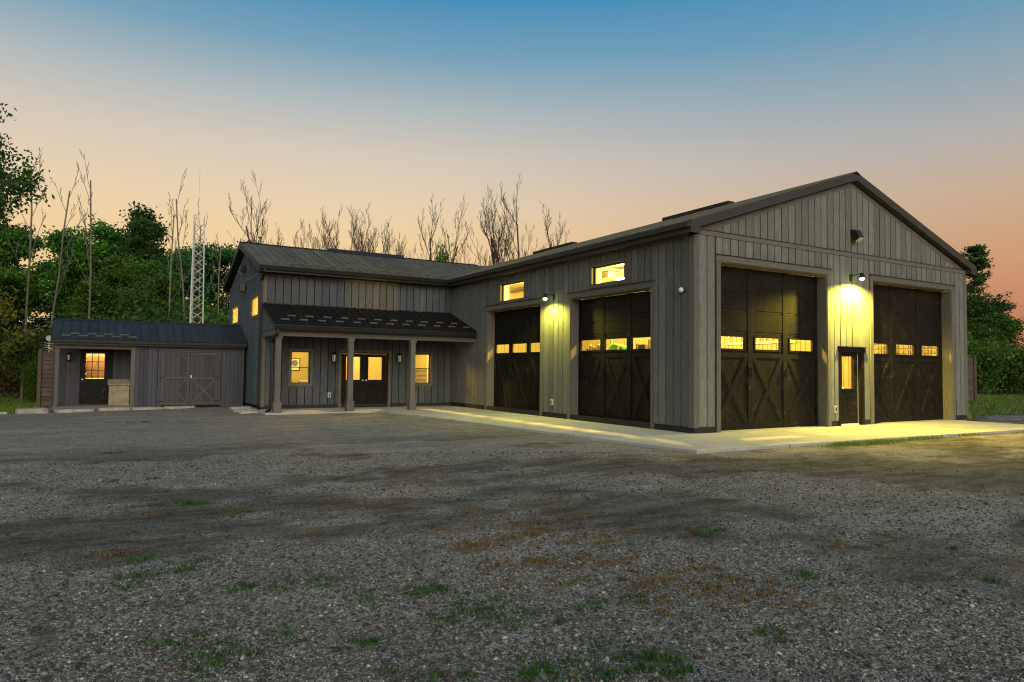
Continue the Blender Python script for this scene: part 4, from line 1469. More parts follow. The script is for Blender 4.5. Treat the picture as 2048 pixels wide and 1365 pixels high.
# bench box on the shed porch
o = thing('storage_box', 'plywood storage box with sloping lid on the shed porch', 'box', (-11.45, 16.2, .02))
M['ply'] = mat_plain('plywood', (.3, .25, .17), .8, var=.25, scale=5)
MB().prism([(-11.8, 15.93, .022), (-11.8, 16.55, .022), (-11.8, 16.55, .86), (-11.8, 15.93, .72)], (.62, 0, 0)).build('chest', 'ply', o)
MB().prism([(-11.84, 15.88, .725), (-11.84, 16.6, .885), (-11.84, 16.6, .915), (-11.84, 15.88, .755)], (.68, 0, 0)).build('lid', 'ply', o)


# ------------------------------------------------------------------ flagstones
def flag(x, y, lx, ly, h, rot, label, z=None):
    n = 9
    base = (x, y, float(gz(x, y)) - .03 if z is None else z)
    top, bot = [], []
    for i in range(n):
        t_ = 2 * math.pi * i / n + random.uniform(-.15, .15)
        k_ = random.uniform(.82, 1.1)
        sx_ = abs(math.cos(t_)) ** .5 * math.copysign(1, math.cos(t_))
        sy_ = abs(math.sin(t_)) ** .5 * math.copysign(1, math.sin(t_))
        ux, uy = sx_ * lx / 2 * k_, sy_ * ly / 2 * k_
        px_, py_ = ux * math.cos(rot) - uy * math.sin(rot), ux * math.sin(rot) + uy * math.cos(rot)
        top.append((base[0] + px_ * .96, base[1] + py_ * .96, base[2] + h + random.uniform(-.02, .02)))
        bot.append((base[0] + px_, base[1] + py_, base[2]))
    mb = MB().add(bot + top, [tuple(range(n))[::-1], tuple(range(n, 2 * n))] + [(i, (i + 1) % n, (i + 1) % n + n, i + n) for i in range(n)])
    q = mb.build('flagstone', 'stone', base=base, bevel=.015)
    tag(q, label, 'stone', 'flat stones edging the shed and porch')


flag(-13.9, 15.2, 1.0, .7, .17, .25, 'thick pale flat stone at the left end of the shed porch')
flag(-12.75, 15.45, 1.25, .5, .12, .03, 'long flat stone under the left half of the shed porch step')
flag(-11.6, 15.45, 1.15, .5, .12, .02, 'long flat stone under the right half of the shed porch step')
flag(-10.6, 15.5, 1.0, .4, .10, .05, 'dark low stone between the shed porch and the barn doors')
flag(-9.55, 15.45, 1.1, .42, .10, .08, 'flat stone in front of the left barn door of the shed')
flag(-7.75, 14.3, .75, .5, .12, .1, 'upper stone step beside the corner of the wing')
flag(-7.8, 13.35, .8, .5, .10, -.05, 'middle stone step beside the corner of the wing')
flag(-7.75, 12.35, .9, .45, .08, .1, 'lower stone step next to the left porch post')
flag(-14.9, 14.9, .8, .35, .08, .1, 'small stone at the edge of the left lawn')

# ------------------------------------------------------------------ lattice tower
tw = thing('lattice_tower', 'slender galvanised lattice radio tower rising behind the shed', 'tower', (-8.65, 20.6, -.15))
TT = 7.9


def leg_at(i, z):
    r_ = .36 - .013 * z
    a = R(90 + 120 * i + 18)
    return Vector((-8.65 + r_ * math.cos(a), 20.6 + r_ * math.sin(a), z))


for i in range(3):
    MB().tube(leg_at(i, -.2), leg_at(i, TT), .032, .024, 6).build('leg', 'galv', tw)
z = 0.0
while z < TT - .35:
    for i in range(3):
        j = (i + 1) % 3
        MB().bar(leg_at(i, z), leg_at(j, z + .36), .03, .012).build('brace', 'galv', tw)
        MB().bar(leg_at(j, z), leg_at(i, z + .36), .03, .012).build('brace', 'galv', tw)
    z += .38
MB().tube((-8.65, 20.6, TT - .5), (-8.62, 20.6, TT + 2.2), .014, .006, 6).build('mast', 'galv', tw)
MB().bar((-8.95, 20.6, 4.3), (-8.65, 20.6, 4.3), .02).build('side_arm', 'galv', tw)
MB().lathe((-9.0, 20.5, 4.3), [(.015, -.04), (.05, -.015), (.06, .02)], 10, 'y').build('dish', 'galv', tw)

# antenna behind the left end of the shed
an = thing('aerial', 'white dish and comb aerial at the left eave of the shed', 'aerial', (SX0 - .28, 18.2, 1.9))
MB().tube((SX0 - .02, 18.2, 1.9), (SX0 - .3, 18.2, 2.0), .02).build('arm', 'galv', an)
MB().lathe((SX0 - .3, 18.1, 2.36), [(.02, .03), (.07, .015), (.1, -.03)], 14, 'y').build('dish', 'whiteplastic', an)
MB().tube((SX0 - .3, 18.2, 1.75), (SX0 - .3, 18.2, 2.4), .018).build('mast', 'galv', an)
for i in range(6):
    MB().tube((SX0 - .46, 18.2, 1.8 + i * .08), (SX0 - .14, 18.2, 1.76 + i * .08), .009, n=5).build('rod', 'galv', an)


# ------------------------------------------------------------------ privacy fences
def fence(base, ang, length, hgt, label):
    o = thing('wood_fence', label, 'fence', base)
    d = Vector((math.cos(ang), math.sin(ang), 0))
    nn_ = Vector((-d.y, d.x, 0))
    b = Vector(base)
    for s_ in (0, length):
        MB().bar(b + d * s_, b + d * s_ + Vector((0, 0, hgt)), .12, .12, nn_).build('post', 'fence', o)
        MB().bar(b + d * s_ - nn_ * .1, b + d * s_ - nn_ * .1 + Vector((0, 0, hgt - .02)), .09, .04, nn_).build('corner_trim', 'fence', o)
    k_ = int(hgt / .16)
    for i in range(k_):
        z_ = .06 + i * (hgt - .1) / k_
        MB().bar(b + d * .06 + Vector((0, 0, z_ + .07)), b + d * (length - .06) + Vector((0, 0, z_ + .07)), .03, .142).build('slat', 'fence', o)
    MB().bar(b + d * -.05 + Vector((0, 0, hgt + .02)), b + d * (length + .05) + Vector((0, 0, hgt + .02)), .14, .035).build('top_cap', 'fence', o)


fence((-13.92, 17.6, -.4), R(4), 2.2, 2.33, 'tall slatted wood screen at the left end of the shed')
fence((27.05, 6.85, -.06), R(148), 3.2, 2.42, 'slatted wood screen on the lawn beyond the right corner of the garage')

# ------------------------------------------------------------------ parked car at the left edge
M['carpaint'] = mat_plain('black_car_paint', (.008, .008, .009), .22, var=.05, spec=.6)
M['carglass'] = mat_plain('dark_car_glass', (.012, .014, .016), .06, var=.05, spec=.8)
M['tyre'] = mat_plain('tyre_rubber', (.015, .015, .015), .85)
M['taillight'] = mat_plain('tail_light_red', (.55, .06, .04), .2)
car = thing('parked_suv', 'dark sport utility vehicle parked by the trees at the left edge', 'car', (-18.7, 45.6, -.39))
cb, ca = Vector((-18.7, 45.6, -.39)), R(18)
cx_, cy_ = Vector((math.cos(ca), math.sin(ca), 0)), Vector((-math.sin(ca), math.cos(ca), 0))
CP = lambda u, v_, z_: cb + cx_ * u + cy_ * v_ + Vector((0, 0, z_))


def loft(name, mat, secs, parent):
    """closed rings of equal length joined in order"""
    n = len(secs[0])
    mb = MB()
    vs_, fs_ = [], []
    for s_ in secs:
        vs_ += s_
    for k_ in range(len(secs) - 1):
        for i in range(n):
            j = (i + 1) % n
            fs_.append((k_ * n + i, k_ * n + j, (k_ + 1) * n + j, (k_ + 1) * n + i))
    fs_ += [tuple(range(n))[::-1], tuple(range((len(secs) - 1) * n, len(secs) * n))]
    return mb.add(vs_, fs_).build(name, mat, parent, bevel=.03)


low = [(-2.3, .35), (2.28, .38), (2.34, .62), (2.26, 1.02), (1.2, 1.06), (-.9, 1.04), (-2.1, .92), (-2.34, .7)]
body = loft('body', 'carpaint', [[CP(u, v_ * (1 if 0 < i < 7 else 1), z_) for i, (u, z_) in enumerate(low)] for v_ in (-.9, .9)], car)
top = [(-1.1, 1.04), (2.2, 1.02), (1.75, 1.68), (.2, 1.74), (-.35, 1.68)]
loft('cabin', 'carpaint', [[CP(u * (.97), s_ * w_, z_) for u, z_ in top] for s_, w_ in ((-1, .8), (1, .8))], car)
for s_ in (-1, 1):
    for q in ([(-.85, 1.1), (.35, 1.1), (.35, 1.64), (-.3, 1.62)], [(.42, 1.1), (1.25, 1.1), (1.2, 1.62), (.42, 1.64)], [(1.32, 1.1), (1.95, 1.1), (1.62, 1.6), (1.27, 1.62)]):
        MB().prism([CP(u, s_ * .802, z_) for u, z_ in q], cy_ * (s_ * .006)).build('side_window', 'carglass', car)
    MB().prism([CP(2.2, s_ * .9, .7), CP(2.36, s_ * .82, .7), CP(2.28, s_ * .82, 1.04), CP(2.1, s_ * .9, 1.04)], Vector((0, 0, .02))).build('light_housing', 'carpaint', car)
    MB().prism([CP(2.3, s_ * .6, .8), CP(2.3, s_ * .905, .8), CP(2.1, s_ * .905, .82), CP(2.1, s_ * .905, 1.0), CP(2.28, s_ * .905, 1.0), CP(2.28, s_ * .6, 1.0)], cx_ * .02).build('tail_light', 'taillight', car)
    for u in (-1.42, 1.42):
        c_ = CP(u, s_ * .78, .36)
        wl = MB().tube(c_ - cy_ * .11, c_ + cy_ * .11, .36, .36, 20).build('wheel', 'tyre', car)
        MB().tube(c_ - cy_ * .115, c_ + cy_ * .115, .22, .22, 14).build('rim', 'shelfgrey', wl)
MB().prism([CP(2.16, -.68, 1.1), CP(2.16, .68, 1.1), CP(1.78, .62, 1.62), CP(1.78, -.62, 1.62)], cx_ * .03).build('rear_window', 'carglass', car)
MB().prism([CP(2.26, -.88, .36), CP(2.42, -.8, .36), CP(2.42, .8, .36), CP(2.26, .88, .36)], Vector((0, 0, .28))).build('rear_bumper', 'blackmetal', car)

# ------------------------------------------------------------------ gravel stones lying on the yard
NS = 270000
rr = 2.3 * (13.0 / 2.3) ** rng.random(NS)
th_ = YAW + (rng.random(NS) - .5) * R(108)
sx, sy = CAM.x + rr * np.sin(th_), CAM.y + rr * np.cos(th_)
keep = (sx < wedge(0) - .3) | (sy < -2.95)
keep &= rng.random(NS) > dirt_field(sx, sy) * .93
sx, sy, rr = sx[keep], sy[keep], rr[keep]
n_ = len(sx)
sz = gz(sx, sy)
rad = np.clip(np.exp(rng.normal(-5.42, .46, n_)), .0024, .022) * (1 + rr * .03)
octv = np.array([(1, 0, 0), (0, 1, 0), (-1, 0, 0), (0, -1, 0), (0, 0, .75), (0, 0, -.75)], float)
v_ = octv[None] * rad[:, None, None] * rng.uniform(.65, 1.35, (n_, 6, 1))
v_[..., 0] *= rng.uniform(.8, 1.5, (n_, 1))
a_ = rng.random(n_) * 6.283
ca_, sa_ = np.cos(a_)[:, None], np.sin(a_)[:, None]
vx, vy = v_[..., 0] * ca_ - v_[..., 1] * sa_, v_[..., 0] * sa_ + v_[..., 1] * ca_
v_ = np.stack([vx + sx[:, None], vy + sy[:, None], v_[..., 2] + sz[:, None] + rad[:, None] * .25], -1).reshape(-1, 3)
of = np.array([(0, 1, 4), (1, 2, 4), (2, 3, 4), (3, 0, 4), (1, 0, 5), (2, 1, 5), (3, 2, 5), (0, 3, 5)])
f_ = (of[None] + (np.arange(n_) * 6)[:, None, None]).reshape(-1, 3)
sme = np_mesh('gravel_stones', v_, f_, {'tone': np.repeat(rng.random(n_), 6), 'dirt': np.repeat(dirt_field(sx, sy), 6)})
t = NT('gravel_stone')
tn = t.n('ShaderNodeAttribute', attribute_name='tone').outputs['Fac']
cc_ = t.ramp(tn, [(0, (.024, .02, .015)), (.4, (.08, .069, .054)), (.65, (.155, .137, .111)), (.85, (.27, .245, .205)), (.95, (.42, .39, .34)), (1, (.70, .66, .59))])
cc_ = t.mix(t.range(t.noise(t.pos((1, 1, 1)), 260, 3), .3, .7, 0, .35), cc_, (.1, .095, .09))
cc_ = t.mix(t.range(t.noise(t.pos((1, 1, 1)), .8, 4), .4, .7, 0, .45), cc_, (.08, .065, .05))
cc_ = t.mix(t.range(t.n('ShaderNodeAttribute', attribute_name='dirt').outputs['Fac'], .1, 1, 0, .8), cc_, (.032, .024, .017))
M['gravel'] = t.set(cc_, .88, spec=.25)
sme.materials.append(M['gravel'])
q = bpy.data.objects.new('gravel_stones', sme)
C.objects.link(q)
tag(q, 'loose grey crushed gravel strewn over the yard', 'gravel', kind='stuff')


# ------------------------------------------------------------------ grass
def blades(name, label, mat, px_, py_, h, wd, lean=.5, zoff=0):
    n = len(px_)
    z = gz(px_, py_) + zoff
    a = rng.random(n) * 6.283
    ln = rng.uniform(.3, 1, n) * lean * h
    dx, dy = np.cos(a), np.sin(a)
    b = rng.random(n) * 6.283
    wx, wy = np.cos(b) * wd / 2, np.sin(b) * wd / 2
    p0 = np.stack([px_ - wx, py_ - wy, z - .01], -1)
    p1 = np.stack([px_ + wx, py_ + wy, z - .01], -1)
    p2 = np.stack([px_ + dx * ln * .4 + wx * .7, py_ + dy * ln * .4 + wy * .7, z + h * .6], -1)
    p3 = np.stack([px_ + dx * ln, py_ + dy * ln, z + h * .92], -1)
    v = np.stack([p0, p1, p2, p3], 1).reshape(-1, 3)
    f = np.arange(n * 4).reshape(-1, 4)
    me = np_mesh(name, v, f, {'tone': np.repeat(rng.random(n), 4)})
    me.materials.append(M[mat])
    o = bpy.data.objects.new(name, me)
    C.objects.link(o)
    return tag(o, label, 'grass', kind='stuff')


def scatter(box, n, cond):
    x, y = rng.uniform(box[0], box[1], n), rng.uniform(box[2], box[3], n)
    k = cond(x, y)
    return x[k], y[k]


lawn_c = lambda x, y: lawn_sd(x, y) > rng.normal(.15, .25, len(x))
x, y = scatter((-22, -13.4, 15, 34), 60000, lambda x, y: lawn_c(x, y) & (rng.random(len(x)) < 1.3 - (y - 15) / 22))
blades('left_lawn', 'short mown lawn left of the shed', 'grass', x, y, rng.uniform(.05, .13, len(x)), .014)
x, y = scatter((12.6, 45, 1, 30), 90000, lambda x, y: lawn_c(x, y) & (rng.random(len(x)) < 1.5 - (x - 12) / 25))
blades('right_lawn', 'lawn beyond the right corner of the garage', 'grass', x, y, rng.uniform(.05, .14, len(x)), .018)


def patches(lst, per, sx_, sy_):
    X, Y = [], []
    for a, b, s in lst:
        m_ = int(per * s)
        for _ in range(5):
            ox, oy = rng.normal(0, sx_ * 1.5 * s), rng.normal(0, sy_ * 1.5 * s)
            X.append(rng.normal(a + ox, sx_ * s * rng.uniform(.25, 1.1), m_ // 5))
            Y.append(rng.normal(b + oy, sy_ * s * rng.uniform(.25, 1.1), m_ // 5))
    X, Y = np.concatenate(X), np.concatenate(Y)
    k = vnoise(X, Y, .05, 31) * .6 + vnoise(X, Y, .015, 32) * .4 > rng.uniform(.3, .62, len(X))
    return X[k], Y[k]


WEEDS = [(-11.57, -6.2, 1.2), (-11.68, -6.35, 1), (-11.74, -5.69, 0.6), (-10.63, -6.92, 0.8), (-10.1, -7.52, 1.2), (-10.16, -7.43, 1), (-11.43, -7.84, 1), (-11.5, -8.02, 1), (-9.93, -7.9, 1), (-9.88, -8.18, 1), (-10.14, -8.04, 0.8), (-11.0, 9.16, 0.8), (-11.4, -3.27, 0.9), (-11.11, -3.42, 0.7), (-10.81, -4.18, 0.6), (-7.07, -7.25, 0.9), (-7.11, -7.1, 0.6), (-9.73, -8.94, 1), (-9.76, -9.09, 1), (-9.52, -9.09, 1), (-9.47, -9.29, 0.7), (-10.51, -8.67, 0.7), (-10.17, -8.89, 0.8), (-7.47, -8.51, 0.7), (-8.85, -8.21, 0.5), (-9.29, -8.22, 0.5), (-6.44, -9.27, 0.5), (-8.57, -9.11, 0.6), (-11.85, -1.39, 0.5), (-11.84, 2.0, 0.5), (-11.44, -1.37, 0.4), (-10.71, -8.12, 0.6), (-11.58, -7.67, 0.6), (-10.95, -6.94, 0.5), (-11.22, -6.85, 0.6)]
DRY = [(-9.12, -5.89, 1.1), (-9.16, -6.51, 1), (-9.07, -6.71, 1.1), (-9.24, -6.37, 0.8), (-8.83, -6.38, 0.8), (-8.27, -6.1, 1), (-8.4, -6.39, 0.8), (-7.71, -6.0, 0.9), (-8.02, -6.66, 1.1), (-8.31, -6.97, 0.9), (-8.42, -6.7, 0.7), (-9.11, -7.24, 1.1), (-8.85, -7.22, 1.2), (-8.72, -7.37, 1.2), (-8.55, -7.41, 0.8), (-9.05, -7.71, 0.5), (-8.42, -7.92, 0.9), (-8.1, -8.16, 1.1), (-8.26, -8.22, 0.8), (-8.6, -8.12, 0.8), (-8.78, -8.48, 0.8), (-8.24, -8.48, 0.8), (-8.25, -8.66, 0.9), (-7.95, -8.52, 0.8), (-7.95, -8.76, 1.1), (-8.47, -5.1, 0.7), (-8.67, -7.99, 0.7), (-7.57, -6.85, 0.6), (-7.22, -7.02, 0.6), (-6.49, -8.04, 0.6), (-9.53, -7.52, 0.4), (-11.98, -5.39, 0.7), (-10.36, -5.45, 0.6), (-10.62, -5.42, 0.4), (-11.53, -3.85, 0.7), (-10.91, -3.89, 0.5), (-11.47, 8.99, 0.6), (-10.81, -2.75, 0.5), (-11.75, -1.88, 0.5)]
x, y = patches(WEEDS, 430, .095, .07)
blades('weeds', 'low green weeds sprouting in patches through the gravel', 'weed', x, y, rng.uniform(.01, .042, len(x)), .006, .8)
x, y = patches(DRY, 360, .12, .07)
blades('dry_grass', 'straw-coloured tufts of dry grass in the gravel', 'drygrass', x, y, rng.uniform(.012, .04, len(x)), .005, .9)
# weeds along the apron edge and at the far right corner
X = np.concatenate([rng.normal(2.2, .7, 1500), rng.normal(4.5, .4, 300), rng.normal(6.5, .3, 120), rng.normal(9.6, .5, 200)])
Y = np.concatenate([rng.normal(-2.85, .1, 1500), rng.normal(-2.85, .07, 300), rng.normal(-2.85, .05, 120), rng.normal(-2.95, .05, 200)])
blades('edge_weeds', 'yellow-green grass along the front edge of the concrete apron', 'grass', X, Y, rng.uniform(.02, .09, len(X)), .012, .8)
X, Y = rng.normal(13.1, .22, 350), rng.normal(.9, .2, 350)
blades('corner_weed', 'taller tuft of weeds at the right corner of the garage', 'grass', X, Y, rng.uniform(.08, .3, len(X)), .02, .6)


# ------------------------------------------------------------------ trees
def limbs(base_r, height, spread, levels, seed, lean=(0, 0), first=.25, nkids=(3, 5), trunk_len=None, wob=.12, upb=.35, ratio=.62, rk=.5):
    """grow a branching skeleton; returns segments (p0,p1,r0,r1) and twig tips"""
    rn = random.Random(seed)
    segs, tips = [], []

    def grow(p, d, ln, r, lev):
        n = 5 if lev == 0 else (4 if lev < 3 else 3)
        pts = [p.copy()]
        for i in range(n):
            d = (d + Vector((rn.gauss(0, wob), rn.gauss(0, wob), rn.gauss(0, wob) * .6 + upb * .12 * (lev > 0)))).normalized()
            q = p + d * (ln / n)
            r1_ = r * (1 - .75 * (i + 1) / n) if lev == levels else r * (1 - .45 * (i + 1) / n / (1 if lev else 1.0))
            r0_ = r * (1 - .75 * i / n) if lev == levels else r * (1 - .45 * i / n)
            segs.append((p.copy(), q.copy(), r0_, r1_))
            p = q
            pts.append(p.copy())
        if lev >= levels - 1:
            tips.extend(pts[1:])
        if lev < levels:
            k = rn.randint(*nkids) + (3 if lev == 0 else 0)
            for i in range(k):
                f = first + (1 - first) * (i + rn.random()) / k if lev == 0 else .25 + .75 * (i + rn.random()) / k
                i0 = min(int(f * n), n - 1)
                b = pts[i0].lerp(pts[i0 + 1], f * n - i0)
                a = rn.random() * 6.283
                s_ = spread * rn.uniform(.7, 1.25)
                side_ = Vector((math.cos(a), math.sin(a), 0))
                nd = (d * math.cos(s_) + side_ * math.sin(s_) + Vector((0, 0, upb * .3))).normalized()
                grow(b, nd, ln * ratio * rn.uniform(.7, 1.15) * (1.15 - .55 * f if lev == 0 else 1), r * (rk if lev == 0 else .58) * (1.1 - .4 * f), lev + 1)

    grow(Vector((0, 0, 0)), Vector((lean[0], lean[1], 1)).normalized(), trunk_len or height * .8, base_r, 0)
    return segs, tips


def seg_mesh(name, segs, n=5, rmin=.006):
    P = np.array([s[0] for s in segs])
    Q = np.array([s[1] for s in segs])
    r0 = np.maximum([s[2] for s in segs], rmin)
    r1 = np.maximum([s[3] for s in segs], rmin)
    d = Q - P
    d /= np.linalg.norm(d, axis=1)[:, None] + 1e-9
    u = np.where(np.abs(d[:, 2:3]) > .95, np.array([[1., 0, 0]]), np.array([[0, 0, 1.]]))
    a = np.cross(d, u)
    a /= np.linalg.norm(a, axis=1)[:, None]
    b = np.cross(d, a)
    t_ = np.arange(n) / n * 2 * np.pi
    cs, sn_ = np.cos(t_), np.sin(t_)
    off = a[:, None] * cs[None, :, None] + b[:, None] * sn_[None, :, None]
    V = np.concatenate([P[:, None] + off * r0[:, None, None], Q[:, None] + off * r1[:, None, None]], 1).reshape(-1, 3)
    i = np.arange(n)
    j = (i + 1) % n
    f = np.stack([i, i + n, j + n, j], 1)
    F = (f[None] + (np.arange(len(segs)) * 2 * n)[:, None, None]).reshape(-1, 4)
    return np_mesh(name, V, F, smooth=True)


def leaf_mesh(name, tips, n, size, sig, seed, droop=.2, flat=.55, zmin=None):
    r_ = np.random.default_rng(seed)
    T = np.array([list(q) for q in tips])
    w_ = r_.random(len(T)) ** 2 + .15
    idx = r_.choice(len(T), n, p=w_ / w_.sum())
    c_ = T[idx] + r_.normal(0, sig, (n, 3)) * np.array([1, 1, flat])
    if zmin is not None:
        c_ = c_[c_[:, 2] > zmin]
        idx = idx[:len(c_)]
        n = len(c_)
    nrm = r_.normal(0, 1, (n, 3)) + np.array([0, 0, .8])
    nrm /= np.linalg.norm(nrm, axis=1)[:, None]
    a = np.cross(nrm, r_.normal(0, 1, (n, 3)))
    a /= np.linalg.norm(a, axis=1)[:, None] + 1e-9
    b = np.cross(nrm, a)
    s = size * r_.uniform(.6, 1.35, n)[:, None]
    V = np.stack([c_ - a * s, c_ - a * s * .1 + b * s * .52 + nrm * s * .1, c_ + a * s, c_ + a * s * .1 - b * s * .52 + nrm * s * .1], 1).reshape(-1, 3)
    F = np.arange(n * 4).reshape(-1, 4)
    clump = r_.random(len(T))[idx]
    tone = np.clip(.55 * clump + .45 * r_.random(n), 0, 1)
    return np_mesh(name, V, F, {'tone': np.repeat(tone, 4)})


def simple_tree(name, label, cat, loc, rotz, scale, tm, bark, cm=None, leaf=None, group=None):
    z = float(gz(loc[0], loc[1])) - .05
    o = thing(name, label, cat, (loc[0], loc[1], z), group)
    o.rotation_euler.z = rotz
    o.scale = scale if isinstance(scale, tuple) else (scale,) * 3
    for nm, me, mt in (('trunk', tm, bark), ('crown', cm, leaf)):
        if me is None:
            continue
        c_ = bpy.data.objects.new(nm, me)
        if not me.materials:
            me.materials.append(M[mt])
        C.objects.link(c_)
        c_.parent = o
        if me.materials[0] != M[mt]:
            c_.material_slots[0].link = 'OBJECT'
            c_.material_slots[0].material = M[mt]
    return o


# prototypes, unit = metres, about 10 m tall
BROAD = []
for k_ in range(5):
    sg, tp = limbs(.17, 9.0, .8, 3, 11 + k_, first=.28, nkids=(3, 4), trunk_len=7.6, ratio=.47, wob=.14, upb=.5)
    tp = [q for q in tp if q.z > 1.6]
    BROAD.append((seg_mesh('trunk', sg), leaf_mesh('crown', tp, 15000, .115, .34, 40 + k_)))
PINE = []
for k_ in range(2):
    rn = random.Random(90 + k_)
    sg, tp = [], []
    H = 11.0
    for i in range(11):
        sg.append((Vector((0, 0, i)), Vector((rn.gauss(0, .04), rn.gauss(0, .04), i + 1)) if i < 10 else Vector((0, 0, H)), .16 * (1 - i / 11.5), .16 * (1 - (i + 1) / 11.5)))
    z_ = 1.2
    while z_ < H:
        for j in range(rn.randint(4, 6)):
            a = rn.random() * 6.283
            ln = (.35 + 2.9 * (1 - (z_ / H) ** 1.3)) * rn.uniform(.55, 1.15)
            p0 = Vector((0, 0, z_))
            for s_ in range(4):
                p1 = p0 + Vector((math.cos(a) * ln / 4, math.sin(a) * ln / 4, ln / 4 * (.05 + .16 * s_)))
                sg.append((p0.copy(), p1.copy(), .035 * (1 - s_ / 4.5), .035 * (1 - (s_ + 1) / 4.5)))
                tp.append(p1.copy())
                tp.append(p0.lerp(p1, .5))
                p0 = p1
        z_ += rn.uniform(.35, .6)
    PINE.append((seg_mesh('trunk', sg), leaf_mesh('crown', tp, 15000, .095, .17, 95 + k_, flat=.6)))
SHRUB = []
for k_ in range(3):
    rn = random.Random(60 + k_)
    sg, tp = [], []
    for i in range(16):
        a = rn.random() * 6.283
        d = Vector((math.cos(a) * rn.uniform(.2, .8), math.sin(a) * rn.uniform(.2, .8), 1)).normalized()
        p0 = Vector((rn.gauss(0, .25), rn.gauss(0, .25), 0))
        for s_ in range(6):
            p1 = p0 + d * rn.uniform(.3, .5)
            d = (d + Vector((rn.gauss(0, .2), rn.gauss(0, .2), 0))).normalized()
            sg.append((p0.copy(), p1.copy(), .022 - .003 * s_, .019 - .003 * s_))
            if s_ > 0:
                tp.append(p1.copy())
            p0 = p1
    SHRUB.append((seg_mesh('trunk', sg), leaf_mesh('crown', tp, 6000, .085, .26, 65 + k_, flat=.9, zmin=.02)))
BARE = []
for k_ in range(6):
    sg, tp = limbs(.09, 11, .5, 4, 200 + k_, first=.38, nkids=(4, 5), trunk_len=9.8, ratio=.42, wob=.075, upb=.75, rk=.42)
    BARE.append(seg_mesh('trunk', sg, 3, .006))
PALE = []
for k_ in range(3):
    sg, tp = limbs(.06, 11, .5, 4, 300 + k_, first=.45, nkids=(3, 4), trunk_len=10.8, ratio=.27, wob=.03, upb=.6, rk=.3)
    PALE.append(seg_mesh('trunk', sg, 5, .008))
rt_ = random.Random(5)

# woodland behind the shed: front row then back row (x, y, height, kind)
row1 = [(-19.6, 41, 8.5, 0), (-14.2, 40, 8.6, 1), (-12.6, 35, 8.8, 0), (-11.0, 32, 6.4, 0), (-9.0, 35, 8.6, 0), (-7.4, 32, 6.2, 0), (-5.9, 35, 8.6, 1), (-4.0, 34, 7.2, 0)]
for i, (x, y, h, kd) in enumerate(row1):
    b = BROAD[i % 5]
    simple_tree('woodland_tree', 'leafy green tree, %s from the left in the front row behind the shed' % ORD[i], 'tree', (x, y), rt_.random() * 6.28, (h / 9.6 * .95, h / 9.6 * .95, h / 9.6), b[0], 'bark', b[1], 'leafdark' if kd else 'leaf', 'trees in the wood behind the shed')
row2 = [(-22.5, 47, 12.5, 0), (-20, 50, 13, 1), (-18.0, 48, 12.4, 1), (-15.8, 45, 11.0, 0), (-13.2, 46, 10.4, 0), (-11.2, 43, 10.6, 0), (-9.2, 45, 12.0, 1), (-7.6, 43, 10.8, 1), (-5.4, 45, 10.8, 0), (-3.4, 43, 10.5, 1), (-1.2, 46, 9.4, 0), (1.5, 48, 8.2, 1)]
for i, (x, y, h, kd) in enumerate(row2):
    b = BROAD[(i * 2 + 1) % 5]
    simple_tree('woodland_tree', 'darker leafy tree, %s from the left in the back row behind the shed' % ORD[i], 'tree', (x, y), rt_.random() * 6.28, (h / 9.6, h / 9.6, h / 9.6 * 1.05), b[0], 'bark', b[1], 'leafdark' if kd else 'leaf', 'trees in the wood behind the shed')
simple_tree('pine_tree', 'ragged dark tree standing tallest in the wood behind the shed', 'tree', (-10.1, 39.5), .6, (1.05, 1.05, 1.04), PINE[0][0], 'bark', PINE[0][1], 'leafdark')
simple_tree('pine_tree', 'thinner dark conifer just left of the tallest tree in the wood', 'tree', (-11.6, 40.5), 2.6, (.8, .8, .95), PINE[1][0], 'bark', PINE[1][1], 'leafdark')
for i, (x, y, h) in enumerate(((-27, 58, 10), (-23.5, 60, 10.5), (-20.5, 58, 9.5), (-17, 60, 10), (-13.5, 57, 9.5), (-10, 59, 9.5), (-6.5, 57, 9), (-3, 59, 8.6), (.5, 58, 8))):
    b = BROAD[(i * 3 + 2) % 5]
    simple_tree('woodland_tree', 'dim far tree closing the wood behind the shed, %s from the left' % ORD[i], 'tree', (x, y), rt_.random() * 6.28, (h / 9.6 * 1.25, h / 9.6 * 1.25, h / 9.6 * .85), b[0], 'bark', b[1], 'leafdark', 'trees in the wood behind the shed')
# understorey
und = [(-18.8, 51, 1.9, 'leafdark'), (-16.6, 51, 1.9, 'leafbrown'), (-14.0, 40, 1.6, 'leafdark'), (-14.3, 29, 1.3, 'leafbrown'), (-13.2, 26.5, 1.35, 'leaf'), (-11.6, 27.5, 1.5, 'leaf'), (-10.1, 27, 1.4, 'leaf'), (-8.6, 27.2, 1.6, 'leafbrown'), (-7.1, 27.6, 1.6, 'leafbrown'), (-5.8, 28.5, 1.6, 'leafbrown'), (-17.8, 52, 1.6, 'leafdark'), (-15.5, 49, 1.5, 'leafdark'), (-20.4, 53, 1.8, 'leafdark'), (-12.3, 30, 1.6, 'leaf'), (-9.6, 30, 1.9, 'leafdark'), (-6.5, 31, 1.9, 'leaf'), (-15.0, 32, 1.0, 'leafbrown')]
for i, (x, y, s_, lf) in enumerate(sorted(und)):
    b = SHRUB[i % 3]
    simple_tree('shrub', 'undergrowth bush at the foot of the wood, %s from the left' % ORD[i], 'bush', (x, y), rt_.random() * 6.28, s_, b[0], 'bark', b[1], lf, 'undergrowth of the wood')
simple_tree('shrub', 'fresh green bush beside the slatted wood screen', 'bush', (-14.42, 22.5), 1.0, (.3, .3, .7), SHRUB[0][0], 'bark', SHRUB[0][1], 'leaf')
